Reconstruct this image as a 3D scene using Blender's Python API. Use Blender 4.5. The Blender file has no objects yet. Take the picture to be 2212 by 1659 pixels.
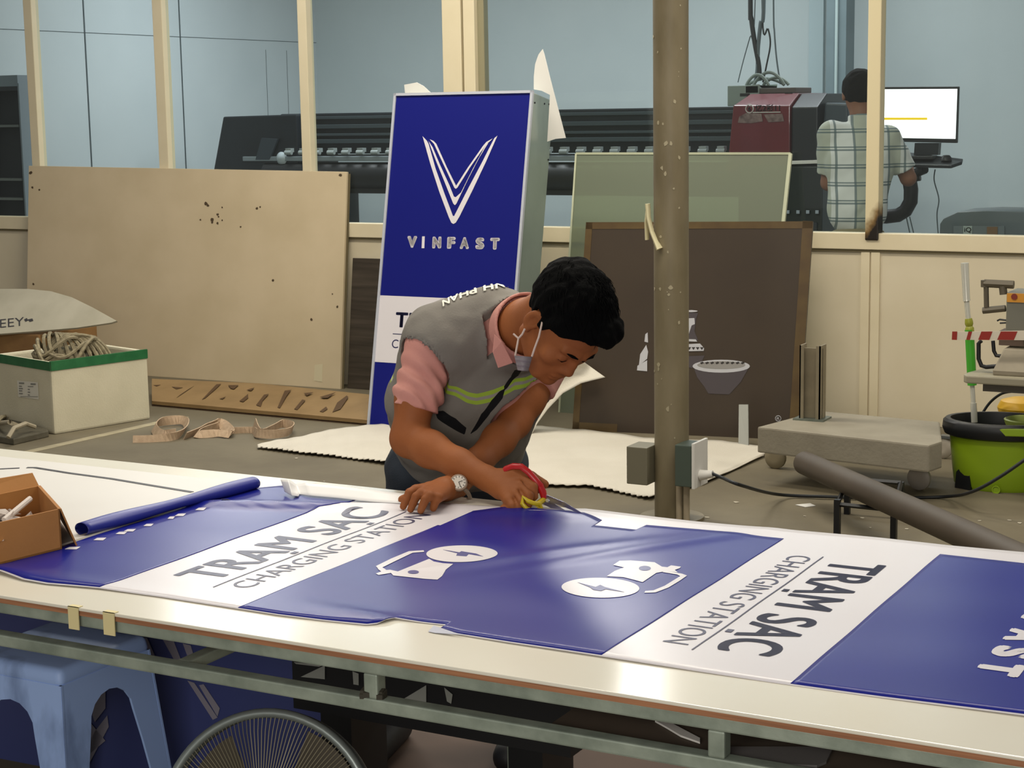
import bpy, bmesh, math, random
import numpy as np
from mathutils import Vector, Matrix, noise
from mathutils.geometry import tessellate_polygon
R_ = math.radians
random.seed(7)
scene = bpy.context.scene
COL = scene.collection

# ------------------------------------------------------------------ camera
CF, CTH, CRO, CPH, CH = 3781.4, R_(8.91), R_(0.9475), R_(28.67), 1.65
_fh = np.array([-math.sin(CPH), math.cos(CPH), 0.]); _r0 = np.array([math.cos(CPH), math.sin(CPH), 0.])
VF = _fh*math.cos(CTH)+np.array([0, 0, -math.sin(CTH)]); _u0 = np.cross(_r0, VF)
VR = _r0*math.cos(CRO)-_u0*math.sin(CRO); VU = _u0*math.cos(CRO)+_r0*math.sin(CRO)
VC = np.array([0, 0, CH])
cam_d = bpy.data.cameras.new('camera'); cam = bpy.data.objects.new('camera', cam_d); COL.objects.link(cam)
cam_d.sensor_fit = 'HORIZONTAL'; cam_d.sensor_width = 36.0; cam_d.lens = 36.0*CF/2212
cam_d.clip_start = .05; cam_d.clip_end = 100
m = Matrix.Identity(4)
for i in range(3):
    m[i][0] = VR[i]; m[i][1] = VU[i]; m[i][2] = -VF[i]; m[i][3] = VC[i]
cam.matrix_world = m
scene.camera = cam
scene.view_settings.view_transform = 'Standard'
try: scene.view_settings.look = 'None'
except Exception: pass
scene.view_settings.gamma = 1.0
scene.view_settings.use_curve_mapping = False
scene.view_settings.exposure = -0.07

# a viewing ray through a photo pixel cut with a real plane gives a world point
def ray(x, y): return VF+VR*(x-1106)/CF-VU*(y-829.5)/CF
def az(x, y, z): d = ray(x, y); return VC+d*(z-CH)/d[2]
def ay(x, y, Y): d = ray(x, y); return VC+d*Y/d[1]
def ax(x, y, X): d = ray(x, y); return VC+d*X/d[0]
def ad(x, y, D): return VC+ray(x, y)*D
def cv(x, y, z): return VR*x+VU*y-VF*z      # direction: right, up, towards the viewer

# ------------------------------------------------------------------ light
world = bpy.data.worlds.new('world'); scene.world = world; world.use_nodes = True
world.node_tree.nodes['Background'].inputs[0].default_value = (1.0, .985, .95, 1)
world.node_tree.nodes['Background'].inputs[1].default_value = .27
def area(name, loc, sx, sy, power, col, rot=(0, 0, 0)):
    l = bpy.data.lights.new(name, 'AREA'); l.shape = 'RECTANGLE'; l.size = sx; l.size_y = sy; l.energy = power; l.color = col
    o = bpy.data.objects.new(name, l); o.location = loc; o.rotation_euler = rot; COL.objects.link(o); return o
WARM = (1.0, .93, .80); COOL = (.95, .98, 1.0)
area('hall_light', (-4.6, 6.9, 3.9), 3.0, .5, 135, WARM)
area('hall_light', (-1.6, 4.6, 3.9), 2.4, .5, 88, WARM)
area('hall_light', (-3.6, 3.0, 3.9), 2.4, .5, 56, WARM)
area('hall_light', (.6, 7.2, 3.9), 2.4, .5, 72, WARM)
area('print_room_light', (-7.2, 10.9, 3.3), 2.2, .4, 84, COOL)
area('print_room_light', (-4.2, 11.65, 3.3), 2.6, .4, 70, COOL)
area('partition_lamp', (-3.95, 8.35, 3.05), .75, .35, 22, (1, .98, .93), (R_(-48), 0, 0))
area('partition_lamp', (-6.6, 8.35, 3.05), .75, .35, 16, (.95, .98, 1), (R_(-48), 0, 0))
area('front_fill_light', (-.4, -1.35, 1.95), 2.6, 1.0, 85, (1, .95, .88), (R_(76), 0, R_(18)))  # added fill from behind the camera, brightens front faces and the stool

# ------------------------------------------------------------------ materials
def lin(h):
    h = h.lstrip('#'); c = [int(h[i:i+2], 16)/255 for i in (0, 2, 4)]
    return tuple((x/12.92 if x <= .04045 else ((x+.055)/1.055)**2.4) for x in c)+(1,)
MATS = {}
def mat(name, col, rough=.6, metal=0., col2=None, scale=8., amt=.5, bump=0., bscale=60., spec=.5, coat=0., stretch=None, alpha=None, emit=None, contrast=None):
    if name in MATS: return MATS[name]
    m = bpy.data.materials.new(name); m.use_nodes = True; nt = m.node_tree; b = nt.nodes['Principled BSDF']
    c = lin(col); b.inputs['Base Color'].default_value = c
    b.inputs['Roughness'].default_value = rough; b.inputs['Metallic'].default_value = metal
    b.inputs['Specular IOR Level'].default_value = spec; b.inputs['Coat Weight'].default_value = coat
    tc = nt.nodes.new('ShaderNodeTexCoord'); mp = nt.nodes.new('ShaderNodeMapping'); nt.links.new(tc.outputs['Object'], mp.inputs[0])
    if stretch: mp.inputs['Scale'].default_value = stretch
    if col2:
        n = nt.nodes.new('ShaderNodeTexNoise'); n.inputs['Scale'].default_value = scale; n.inputs['Detail'].default_value = 6
        nt.links.new(mp.outputs[0], n.inputs['Vector'])
        rp = nt.nodes.new('ShaderNodeValToRGB'); lo, hi = contrast or (.35, .7)
        rp.color_ramp.elements[0].position = lo; rp.color_ramp.elements[1].position = hi
        rp.color_ramp.elements[0].color = c
        c2 = lin(col2); rp.color_ramp.elements[1].color = tuple(c[i]*(1-amt)+c2[i]*amt for i in range(3))+(1,)
        nt.links.new(n.outputs['Fac'], rp.inputs[0]); nt.links.new(rp.outputs[0], b.inputs['Base Color'])
    if bump:
        n2 = nt.nodes.new('ShaderNodeTexNoise'); n2.inputs['Scale'].default_value = bscale; n2.inputs['Detail'].default_value = 4
        nt.links.new(mp.outputs[0], n2.inputs['Vector'])
        bp = nt.nodes.new('ShaderNodeBump'); bp.inputs['Strength'].default_value = bump; bp.inputs['Distance'].default_value = .004
        nt.links.new(n2.outputs['Fac'], bp.inputs['Height']); nt.links.new(bp.outputs[0], b.inputs['Normal'])
    if alpha is not None: b.inputs['Alpha'].default_value = alpha
    if emit:
        b.inputs['Emission Color'].default_value = lin(emit[0]); b.inputs['Emission Strength'].default_value = emit[1]
    MATS[name] = m
    return m
def glassy(name, col, tint, gloss=.06, rough=.02, dcol='#cfd8d8'):
    m = bpy.data.materials.new(name); m.use_nodes = True; nt = m.node_tree; nt.nodes.clear()
    out = nt.nodes.new('ShaderNodeOutputMaterial'); tr = nt.nodes.new('ShaderNodeBsdfTransparent'); tr.inputs[0].default_value = lin(col)
    df = nt.nodes.new('ShaderNodeBsdfDiffuse'); df.inputs[0].default_value = lin(dcol)
    gl = nt.nodes.new('ShaderNodeBsdfGlossy'); gl.inputs['Roughness'].default_value = rough
    m1 = nt.nodes.new('ShaderNodeMixShader'); m1.inputs[0].default_value = tint
    m2 = nt.nodes.new('ShaderNodeMixShader'); m2.inputs[0].default_value = gloss
    nt.links.new(tr.outputs[0], m1.inputs[1]); nt.links.new(df.outputs[0], m1.inputs[2])
    nt.links.new(m1.outputs[0], m2.inputs[1]); nt.links.new(gl.outputs[0], m2.inputs[2]); nt.links.new(m2.outputs[0], out.inputs[0])
    return m

# ------------------------------------------------------------------ mesh helpers
def nrm(v): v = np.array(v, float); return v/np.linalg.norm(v)
class MB:
    def __init__(s): s.v = []; s.f = []; s.mi = []; s.cur = 0
    def add(s, vs, fs):
        b = len(s.v); s.v.extend([tuple(map(float, p)) for p in vs])
        for f in fs: s.f.append(tuple(b+i for i in f)); s.mi.append(s.cur)
        return s
    def mat(s, i): s.cur = i; return s
    def box(s, lo, hi):
        x0, y0, z0 = lo; x1, y1, z1 = hi
        return s.add([(x0, y0, z0), (x1, y0, z0), (x1, y1, z0), (x0, y1, z0), (x0, y0, z1), (x1, y0, z1), (x1, y1, z1), (x0, y1, z1)],
                     [(0, 3, 2, 1), (4, 5, 6, 7), (0, 1, 5, 4), (1, 2, 6, 5), (2, 3, 7, 6), (3, 0, 4, 7)])
    def obox(s, c, ux, uy, uz, sx, sy, sz):
        c = np.array(c, float); ux, uy, uz = nrm(ux)*sx/2, nrm(uy)*sy/2, nrm(uz)*sz/2
        vs = [c+a*ux+b*uy+d*uz for d in (-1, 1) for a, b in ((-1, -1), (1, -1), (1, 1), (-1, 1))]
        return s.add(vs, [(0, 3, 2, 1), (4, 5, 6, 7), (0, 1, 5, 4), (1, 2, 6, 5), (2, 3, 7, 6), (3, 0, 4, 7)])
    def slab(s, pts, off):
        """polygon given by 3D points, thickened by vector off (caps triangulated)"""
        n = len(pts); pts = [np.array(p, float) for p in pts]; off = np.array(off, float)
        tri = tessellate_polygon([[Vector(p) for p in pts]])
        vs = pts+[p+off for p in pts]
        fs = [tuple(t) for t in tri]+[tuple(n+i for i in reversed(t)) for t in tri]
        fs += [(i, (i+1) % n, n+(i+1) % n, n+i) for i in range(n)]
        return s.add(vs, fs)
    def cyl(s, p0, p1, r0, r1=None, n=20, cap=True):
        return s.tube([p0, p1], [r0, r0 if r1 is None else r1], n, cap)
    def tube(s, pts, r, n=10, cap=True, closed=False, flat=None, upv=None):
        """sweep; flat=(a,b) gives an elliptic section (a along side, b along up)"""
        P = [np.array(p, float) for p in pts]; N = len(P)
        rr = [r]*N if np.isscalar(r) else list(r)
        T = []
        for i in range(N):
            if closed: t = P[(i+1) % N]-P[i-1]
            else: t = P[min(i+1, N-1)]-P[max(i-1, 0)]
            T.append(nrm(t))
        u = np.array(upv, float) if upv is not None else (np.array([0, 0, 1.]) if abs(T[0][2]) < .9 else np.array([1., 0, 0]))
        vs = []
        for i in range(N):
            if upv is not None: u = np.array(upv, float)
            u = u-T[i]*(u@T[i]); u = nrm(u); w = np.cross(T[i], u)
            a, b = flat if flat else (1, 1)
            for k in range(n):
                an = 2*math.pi*k/n
                vs.append(P[i]+rr[i]*(a*math.cos(an)*w+b*math.sin(an)*u))
        fs = []
        for i in range(N if closed else N-1):
            j = (i+1) % N
            for k in range(n):
                k2 = (k+1) % n
                fs.append((i*n+k, i*n+k2, j*n+k2, j*n+k))
        if cap and not closed:
            fs.append(tuple(reversed(range(n)))); fs.append(tuple((N-1)*n+k for k in range(n)))
        return s.add(vs, fs)
    def strip(s, pts, wv, w, th=.0015):
        """flat ribbon along pts, width along vector wv, thickness th"""
        P = [np.array(p, float) for p in pts]; N = len(P); vs = []
        for i in range(N):
            t = nrm(P[min(i+1, N-1)]-P[max(i-1, 0)])
            ww = np.array(wv[i] if isinstance(wv, list) else wv, float); ww = ww-t*(ww@t); ww = nrm(ww); nn = np.cross(t, ww)
            for a, b in ((-1, -1), (1, -1), (1, 1), (-1, 1)): vs.append(P[i]+ww*w/2*a+nn*th/2*b)
        fs = []
        for i in range(N-1):
            for k in range(4): fs.append((i*4+k, i*4+(k+1) % 4, (i+1)*4+(k+1) % 4, (i+1)*4+k))
        fs += [(3, 2, 1, 0), tuple((N-1)*4+k for k in range(4))]
        return s.add(vs, fs)
    def lathe(s, prof, c, axis=(0, 0, 1), n=32, sx=1., sy=1., xdir=None):
        c = np.array(c, float); a = nrm(axis)
        u = np.array(xdir, float) if xdir is not None else (np.array([1., 0, 0]) if abs(a[0]) < .9 else np.array([0, 1., 0]))
        u = nrm(u-a*(u@a)); w = np.cross(a, u); vs = []
        for r, z in prof:
            for k in range(n):
                an = 2*math.pi*k/n; vs.append(c+a*z+u*r*sx*math.cos(an)+w*r*sy*math.sin(an))
        fs = [(i*n+k, i*n+(k+1) % n, (i+1)*n+(k+1) % n, (i+1)*n+k) for i in range(len(prof)-1) for k in range(n)]
        if prof[0][0] > 1e-6: fs.append(tuple(reversed(range(n))))
        if prof[-1][0] > 1e-6: fs.append(tuple((len(prof)-1)*n+k for k in range(n)))
        return s.add(vs, fs)
    def grid(s, fn, nu, nv, th=None):
        """fn(u,v)->point, u,v in 0..1; th: vector or fn thickness"""
        P = [[np.array(fn(i/nu, j/nv), float) for j in range(nv+1)] for i in range(nu+1)]
        top = [p for r in P for p in r]; k = nv+1
        fs = [(i*k+j, (i+1)*k+j, (i+1)*k+j+1, i*k+j+1) for i in range(nu) for j in range(nv)]
        if th is None: return s.add(top, fs)
        th = np.array(th, float); n = len(top)
        vs = top+[p-th for p in top]
        fs2 = [tuple(n+q for q in reversed(f)) for f in fs]
        b = [j for j in range(nv+1)]+[i*k+nv for i in range(1, nu+1)]+[nu*k+j for j in range(nv-1, -1, -1)]+[i*k for i in range(nu-1, 0, -1)]
        side = [(b[i], b[(i+1) % len(b)], n+b[(i+1) % len(b)], n+b[i]) for i in range(len(b))]
        return s.add(vs, fs+fs2+side)
    def build(s, name, mats, parent=None, smooth=False, bevel=0, kind=None, label=None, seg=2):
        if not isinstance(mats, (list, tuple)): mats = [mats]
        V = np.array(s.v)
        if parent is None: org = np.array([(V[:, 0].min()+V[:, 0].max())/2, (V[:, 1].min()+V[:, 1].max())/2, V[:, 2].min()])
        else:
            org = np.zeros(3); q = parent
            while q is not None: org = org+np.array(q.location); q = q.parent
        V = V-org
        me = bpy.data.meshes.new(name); me.from_pydata([tuple(p) for p in V], [], s.f)
        for mm in mats: me.materials.append(mm)
        if any(s.mi): me.polygons.foreach_set('material_index', s.mi)
        bm = bmesh.new(); bm.from_mesh(me); bmesh.ops.remove_doubles(bm, verts=bm.verts, dist=1e-6)
        bmesh.ops.recalc_face_normals(bm, faces=bm.faces)
        if bevel:
            es = [e for e in bm.edges if len(e.link_faces) == 2 and e.calc_face_angle(0) > .5]
            bmesh.ops.bevel(bm, geom=es, offset=bevel, segments=seg, affect='EDGES', profile=.6, clamp_overlap=True)
        bm.to_mesh(me); bm.free()
        if smooth:
            me.polygons.foreach_set('use_smooth', [True]*len(me.polygons))
            if smooth != 'all': me.set_sharp_from_angle(angle=R_(38))
        o = bpy.data.objects.new(name, me); COL.objects.link(o)
        if parent is None: o.location = org
        else: o.parent = parent
        if kind: o['kind'] = kind
        if label: o['label'] = label
        return o
def tag(o, label, cat, group=None, kind=None):
    o['label'] = label; o['category'] = cat
    if group: o['group'] = group
    if kind: o['kind'] = kind
    return o
def thing(name, loc, label, cat, group=None):
    o = bpy.data.objects.new(name, None); o.location = tuple(map(float, loc)); o.empty_display_size = .1; COL.objects.link(o)
    return tag(o, label, cat, group)

def text2d(s, bold=0., spacing=1., shear=0., sub=0):
    c = bpy.data.curves.new('t', 'FONT'); c.body = s; c.size = 1; c.offset = bold; c.space_character = spacing; c.shear = shear
    c.resolution_u = 6; c.fill_mode = 'FRONT'
    o = bpy.data.objects.new('t', c); COL.objects.link(o)
    dg = bpy.context.evaluated_depsgraph_get(); ev = o.evaluated_get(dg); me = bpy.data.meshes.new_from_object(ev)
    bm = bmesh.new(); bm.from_mesh(me); bmesh.ops.triangulate(bm, faces=bm.faces)
    if sub: bmesh.ops.subdivide_edges(bm, edges=bm.edges, cuts=sub, use_grid_fill=True); bmesh.ops.triangulate(bm, faces=bm.faces)
    bmesh.ops.remove_doubles(bm, verts=bm.verts, dist=1e-5)
    bm.verts.ensure_lookup_table(); bm.verts.index_update()
    V = np.array([(v.co.x, v.co.y) for v in bm.verts]); Fs = [tuple(v.index for v in f.verts) for f in bm.faces]
    bm.free(); bpy.data.objects.remove(o); bpy.data.curves.remove(c); bpy.data.meshes.remove(me)
    V = V-V.min(0); text2d.size = V.max(0); return V/V.max(0), Fs      # both axes 0..1
def put_text(mb, s, fn, bold=0., spacing=1., shear=0.):
    """fn(u,v)->3D for u along the line of writing, v up the letters; bold letters are overlaid shifted copies"""
    if bold <= 0:
        V, Fs = text2d(s, bold, spacing, shear); mb.add([fn(u, v) for u, v in V], Fs); return
    V, Fs = text2d(s, 0., spacing+bold*2.2, shear); W, H = text2d.size; b = bold*1.1
    for dx, dy in ((0, 0), (b, 0), (-b, 0), (0, b*.7), (0, -b*.7), (b*.7, b*.6), (-b*.7, b*.6), (b*.7, -b*.6), (-b*.7, -b*.6)):
        mb.add([fn((u*W+dx+b)/(W+2*b), (v*H+dy+b*.7)/(H+1.4*b)) for u, v in V], Fs)
# ------------------------------------------------------------------ sparse implicit surfaces (bodies, clothes)
def smin(a, b, k):
    h = np.clip(.5+.5*(b-a)/k, 0, 1); return b*(1-h)+a*h-k*h*(1-h)
def ell(p, c, r, fr=None):
    q = p-np.array(c, float)
    if fr is not None: q = q@np.array(fr, float).T
    r = np.array(r, float); k0 = np.linalg.norm(q/r, axis=1); k1 = np.linalg.norm(q/(r*r), axis=1)
    return np.where(k0 < .02, -r.min(), k0*(k0-1)/np.maximum(k1, 1e-6))
def cap(p, a, b, r0, r1=None):
    a = np.array(a, float); b = np.array(b, float); r1 = r0 if r1 is None else r1
    ab = b-a; t = np.clip(((p-a)@ab)/(ab@ab), 0, 1)
    return np.linalg.norm(p-a-t[:, None]*ab, axis=1)-(r0+(r1-r0)*t)
def chain(p, pts, rs, k=.01):
    d = None
    for i in range(len(pts)-1):
        e = cap(p, pts[i], pts[i+1], rs[i], rs[i+1]); d = e if d is None else smin(d, e, k)
    return d
def half(p, c, n): return (p-np.array(c, float))@nrm(n)         # >0 on the side n points to
def sdf_mesh(fn, lo, hi, h):
    lo = np.array(lo, float); B = 8
    nb = np.ceil((np.array(hi)-lo)/(B*h)).astype(int)+1
    g = np.stack(np.meshgrid(*[np.arange(n) for n in nb], indexing='ij'), -1).reshape(-1, 3)
    d = fn(lo+(g+.5)*B*h); g = g[np.abs(d) < B*h*1.25]
    o = np.stack(np.meshgrid(*[np.arange(B+1)]*3, indexing='ij'), -1).reshape(-1, 3)
    NN = (nb*B+2).astype(np.int64)
    def code(c): return (c[..., 0]*NN[1]+c[..., 1])*NN[2]+c[..., 2]
    cc = (g[:, None, :]*B+o[None]).reshape(-1, 3); k, idx = np.unique(code(cc), return_index=True); cc = cc[idx]
    val = np.empty(len(cc))
    for i in range(0, len(cc), 200000): val[i:i+200000] = fn(lo+cc[i:i+200000]*h)
    def look(kk, q):
        j = np.searchsorted(kk, q); j = np.minimum(j, len(kk)-1); return np.where(kk[j] == q, j, -1)
    corner = np.array([(a, b, c) for a in (0, 1) for b in (0, 1) for c in (0, 1)])
    ci = np.stack([look(k, code(cc+c)) for c in corner], 1)
    ok = (ci >= 0).all(1); cells = cc[ok]; cv_ = val[ci[ok]]
    s = cv_ < 0; act = s.any(1) & ~s.all(1); cells = cells[act]; cv_ = cv_[act]
    P = np.zeros((len(cells), 3)); W = np.zeros(len(cells))
    for i in range(8):
        for j in range(i+1, 8):
            if np.abs(corner[i]-corner[j]).sum() == 1:
                a, b = cv_[:, i], cv_[:, j]; cr = (a < 0) != (b < 0)
                t = np.where(cr, a/np.where(cr, a-b, 1), 0)
                P += np.where(cr[:, None], corner[i]+t[:, None]*(corner[j]-corner[i]), 0); W += cr
    P = lo+(cells+P/W[:, None])*h
    ck = code(cells); od = np.argsort(ck); cks = ck[od]
    F = []
    for a in range(3):
        e = np.eye(3, dtype=int); b, c = (a+1) % 3, (a+2) % 3
        nx = look(k, code(cc+e[a])); ok = nx >= 0
        s0 = val < 0; s1 = np.where(ok, val[nx] < 0, s0); m_ = ok & (s0 != s1)
        pc = cc[m_]; inn = s0[m_]
        q = [look(cks, code(pc-x)) for x in (e[b]*0, e[b], e[b]+e[c], e[c])]
        g_ = np.stack(q, 1); good = (g_ >= 0).all(1); g_ = od[g_[good]]; inn = inn[good]
        g_[~inn] = g_[~inn][:, ::-1]; F.append(g_)
    return P, np.concatenate(F)
def sdf_obj(name, fn, lo, hi, h, mats, parent, label=None, matfn=None, wrinkle=0., smooth_it=0):
    P, F = sdf_mesh(fn, lo, hi, h)
    org = np.zeros(3); q = parent
    while q is not None: org = org+np.array(q.location); q = q.parent
    me = bpy.data.meshes.new(name); me.from_pydata((P-org).tolist(), [], F.tolist())
    mats = mats if isinstance(mats, (list, tuple)) else [mats]
    for mm in mats: me.materials.append(mm)
    if matfn is not None: me.polygons.foreach_set('material_index', matfn(P[F].mean(1)).astype(int))
    bm = bmesh.new(); bm.from_mesh(me)
    for _ in range(smooth_it): bmesh.ops.smooth_vert(bm, verts=bm.verts, factor=.5, use_axis_x=True, use_axis_y=True, use_axis_z=True)
    bmesh.ops.recalc_face_normals(bm, faces=bm.faces); bm.to_mesh(me); bm.free()
    me.polygons.foreach_set('use_smooth', [True]*len(me.polygons))
    o = bpy.data.objects.new(name, me); COL.objects.link(o); o.parent = parent
    if label: o['label'] = label
    return o
def vnoise(p, s, seed=0.):
    """cheap smooth noise made of sines, -1..1"""
    x, y, z = p[:, 0]*s+seed, p[:, 1]*s+seed*1.7, p[:, 2]*s-seed
    return (np.sin(x+1.3*np.sin(y*1.1+z*.6))+np.sin(y*1.3+1.7*np.sin(z*.9-x*.5))+np.sin(z*1.2+1.1*np.sin(x*1.4+y*.3)))/3
# ------------------------------------------------------------------ shared materials
M_CREAM = mat('cream_panel', '#d5c9ae', .45, col2='#c4b797', scale=3, amt=.4)
M_CREAMF = mat('cream_frame', '#dccfb0', .4, col2='#cdbf9b', scale=5, amt=.4)
M_FLOOR = mat('concrete', '#6b624d', .75, col2='#544b38', scale=2.2, amt=.8, bump=.25, bscale=40)
M_INWALL = mat('pale_panel', '#bcc5c8', .5, col2='#b2bcc0', scale=1.5, amt=.6)
M_INFAR = mat('blue_grey_wall', '#b4bdbe', .55, col2='#abb5b7', scale=1.2, amt=.7)
M_SEAM = mat('seam_dark', '#454f52', .6)
M_BLACK = mat('black_plastic', '#0e0f11', .45)
M_DARK = mat('dark_housing', '#14181d', .35, col2='#1c232a', scale=6, amt=.6)
M_GREYM = mat('grey_metal', '#6d7274', .4, metal=.6)
M_WHITE = mat('white_plain', '#d6d3cc', .5)
M_STEEL = mat('galvanised_steel', '#8d958c', .38, metal=.75, col2='#66706a', scale=14, amt=.7)
M_CARD = mat('cardboard', '#8a673b', .85, col2='#735230', scale=9, amt=.6, bump=.15, bscale=90)

# ------------------------------------------------------------------ setting
mb = MB().box((-13, -1.5, -.1), (4, 8.82, 0)); mb.build('floor', M_FLOOR, kind='structure')
mb = MB().box((-9.4, 8.88, -.1), (3, 13.5, .12)); mb.build('floor_print_room', mat('inner_floor', '#7d807c', .5), kind='structure')
WY = 8.85
# partition: lower sandwich panels in a frame
mb = MB().box((-12.5, WY-.02, 0), (2, WY+.03, .92)); mb.build('wall_partition', M_CREAM, kind='structure')
mb = MB().box((-12.5, WY-.04, .905), (2, WY+.045, .99)); mb.build('trim_rail', M_CREAMF, kind='structure', bevel=.004)
mb = MB()
for x in (-10.4, -9.0, -7.6, -5.08, -3.92, -2.70, -1.45, -.2):
    mb.box((x-.05, WY-.03, 0), (x-.004, WY-.019, .905)); mb.box((x+.004, WY-.03, 0), (x+.05, WY-.019, .905))
mb.build('trim_stiles', M_CREAMF, kind='structure', bevel=.002)
mb = MB().box((-12.5, WY-.032, .893), (2, WY-.0195, .905))
mb.build('trim_groove', mat('groove', '#6e6345', .7), kind='structure')
def xat(px, py, Y=WY): return float(ay(px, py, Y)[0])
posts = [(56.7, 74), (335, 355.5), (648, 667), (960, 1000.5), (1005.5, 1030)]
tn = 1
for a, b in posts:
    xa, xb = xat(a, 0), xat(b, 0)
    MB().box((xa, WY-.035, .99), (xb, WY+.035, 3.6)).build('trim_%d' % tn, M_CREAMF, kind='structure', bevel=.004); tn += 1
# grey jamb behind the double post, with its catches
mbj = MB().box((xat(1000, 0), WY-.0, .99), (xat(1044, 0), WY+.05, 3.6)); mbj.build('trim_%d' % tn, mat('jamb', '#8b8468', .5), kind='structure'); tn += 1
# post scorched at its foot
ms = mat('scorched_post', '#d8caa4', .45)
nt = ms.node_tree; tc = nt.nodes.new('ShaderNodeTexCoord'); sx = nt.nodes.new('ShaderNodeSeparateXYZ'); nt.links.new(tc.outputs['Object'], sx.inputs[0])
nz = nt.nodes.new('ShaderNodeTexNoise'); nz.inputs['Scale'].default_value = 22; nt.links.new(tc.outputs['Object'], nz.inputs['Vector'])
ma = nt.nodes.new('ShaderNodeMath'); ma.operation = 'MULTIPLY_ADD'; nt.links.new(nz.outputs['Fac'], ma.inputs[0]); ma.inputs[1].default_value = -.10; nt.links.new(sx.outputs['Z'], ma.inputs[2])
m3 = nt.nodes.new('ShaderNodeMath'); m3.operation = 'MULTIPLY_ADD'; nt.links.new(sx.outputs['X'], m3.inputs[0]); m3.inputs[1].default_value = -1.6; nt.links.new(ma.outputs[0], m3.inputs[2])
rp = nt.nodes.new('ShaderNodeValToRGB'); rp.color_ramp.elements[0].position = 0; rp.color_ramp.elements[0].color = lin('#1a120a'); rp.color_ramp.elements[1].position = .11; rp.color_ramp.elements[1].color = lin('#d8caa4')
e = rp.color_ramp.elements.new(.035); e.color = lin('#7a5f35'); nt.links.new(m3.outputs[0], rp.inputs[0]); nt.links.new(rp.outputs[0], nt.nodes['Principled BSDF'].inputs['Base Color'])
xa, xb = xat(1882, 0), xat(1911, 0)
MB().box((xa, WY-.05, .955), (xb, WY+.035, 3.6)).build('trim_%d' % tn, ms, kind='structure', bevel=.006); tn += 1
MB().box((-.35, WY-.05, .99), (-.27, WY+.035, 3.6)).build('trim_%d' % tn, M_CREAMF, kind='structure'); tn += 1
M_GLASS = glassy('window_glass', '#f6fafa', .010, .018)
edges = [-12.4]+[xat((a+b)/2, 0) for a, b in ((56.7, 74), (335, 355.5), (648, 667), (960, 1030), (1882, 1911))]+[-.31, 1.9]
for i in range(len(edges)-1):
    MB().box((edges[i]+.04, WY+.004, .985), (edges[i+1]-.04, WY+.010, 3.6)).build('window_%d' % (i+1), M_GLASS, kind='structure')

# inner room walls
LX, FY = -9.3, 13.4
MB().box((LX-.1, WY+.03, .12), (LX, FY+.1, 3.6)).build('wall_left', M_INWALL, kind='structure')
MB().box((LX, FY, .12), (3, FY+.1, 3.6)).build('wall_far', M_INFAR, kind='structure')
mb = MB()
for px in (182, 388): y = float(ax(px, 60, LX)[1]); mb.box((LX, y-.006, .12), (LX+.004, y+.006, 3.6))
mb.box((LX, WY+.05, 2.277), (LX+.003, FY, 2.281))
ya, yb = float(ax(573, 90, LX)[1]), float(ax(618, 90, LX)[1])
mb.box((LX, ya-.002, 1.4), (LX+.002, ya+.002, 2.2)); mb.box((LX, yb-.002, 1.4), (LX+.002, yb+.002, 2.2))
mb.build('trim_seams', M_SEAM, kind='structure')
# far wall ribs + grey column with a pipe
xa, xb = xat(1752, 50, FY), xat(1783, 50, FY)
MB().box((xa, FY-.05, .12), (xb, FY, 3.6)).build('trim_%d' % tn, mat('rib_light', '#a3b3b7', .5), kind='structure'); tn += 1
xa, xb = float(ay(1785, 50, 12.9)[0]), float(ay(1828, 50, 12.9)[0])
mb = MB().box((xa, 12.9, .12), (xb, 13.1, 3.6)); c = mb.build('column', mat('column_grey', '#6b7b80', .5, col2='#5d6d72', scale=4, amt=.6), kind='structure')
c['kind'] = 'structure'
MB().cyl((xa+.085, 12.885, .12), (xa+.085, 12.885, 3.6), .012, n=10).build('trim_%d' % tn, mat('pipe_light', '#a8b8b8', .5), kind='structure'); tn += 1
# painted floor line
p0, p1 = az(0, 990, 0), az(400, 900, 0); d = nrm(p1-p0); q = np.array([-d[1], d[0], 0])*.03
mb = MB(); e0 = p0-d*2
mb.slab([e0-q+[0, 0, .0], p1-q, p1+q, e0+q], (0, 0, .0015)); mb.build('trim_floor_line', mat('line_paint', '#a2977a', .7, col2='#7d745d', scale=12, amt=.7), kind='structure')

# dark cabinet behind the leftmost window pane
CY = 9.08; x1 = float(ay(48, 300, CY)[0]); ztp = float(ay(40, 186, CY)[2]); t = thing('shelf_cabinet', (x1-.2, CY+.07, .12), 'dark open cabinet with pale shelf edges behind the window pane at the far left', 'cabinet')
mb = MB().box((x1-.44, CY, .12), (x1-.42, CY+.14, ztp)).box((x1-.42, CY, ztp-.03), (x1-.012, CY+.14, ztp)).box((x1-.42, CY+.12, .12), (x1-.012, CY+.14, ztp-.03))
mb.build('cabinet_body', mat('cabinet_dark', '#222527', .5), t)
for py in (272, 388, 430): z = float(ay(30, py, CY)[2]); MB().box((x1-.42, CY+.004, z-.008), (x1-.03, CY+.12, z+.008)).build('shelf', mat('shelf_edge', '#6b706c', .5), t)
MB().box((x1-.012, CY-.004, .12), (x1, CY+.155, ztp+.02)).build('side_panel', mat('cab_side', '#78838a', .5), t)
MB().box((x1-.44, CY, ztp), (x1-.012, CY+.14, ztp+.075)).build('top_panel', mat('cab_side', '#78838a', .5), t)

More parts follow.
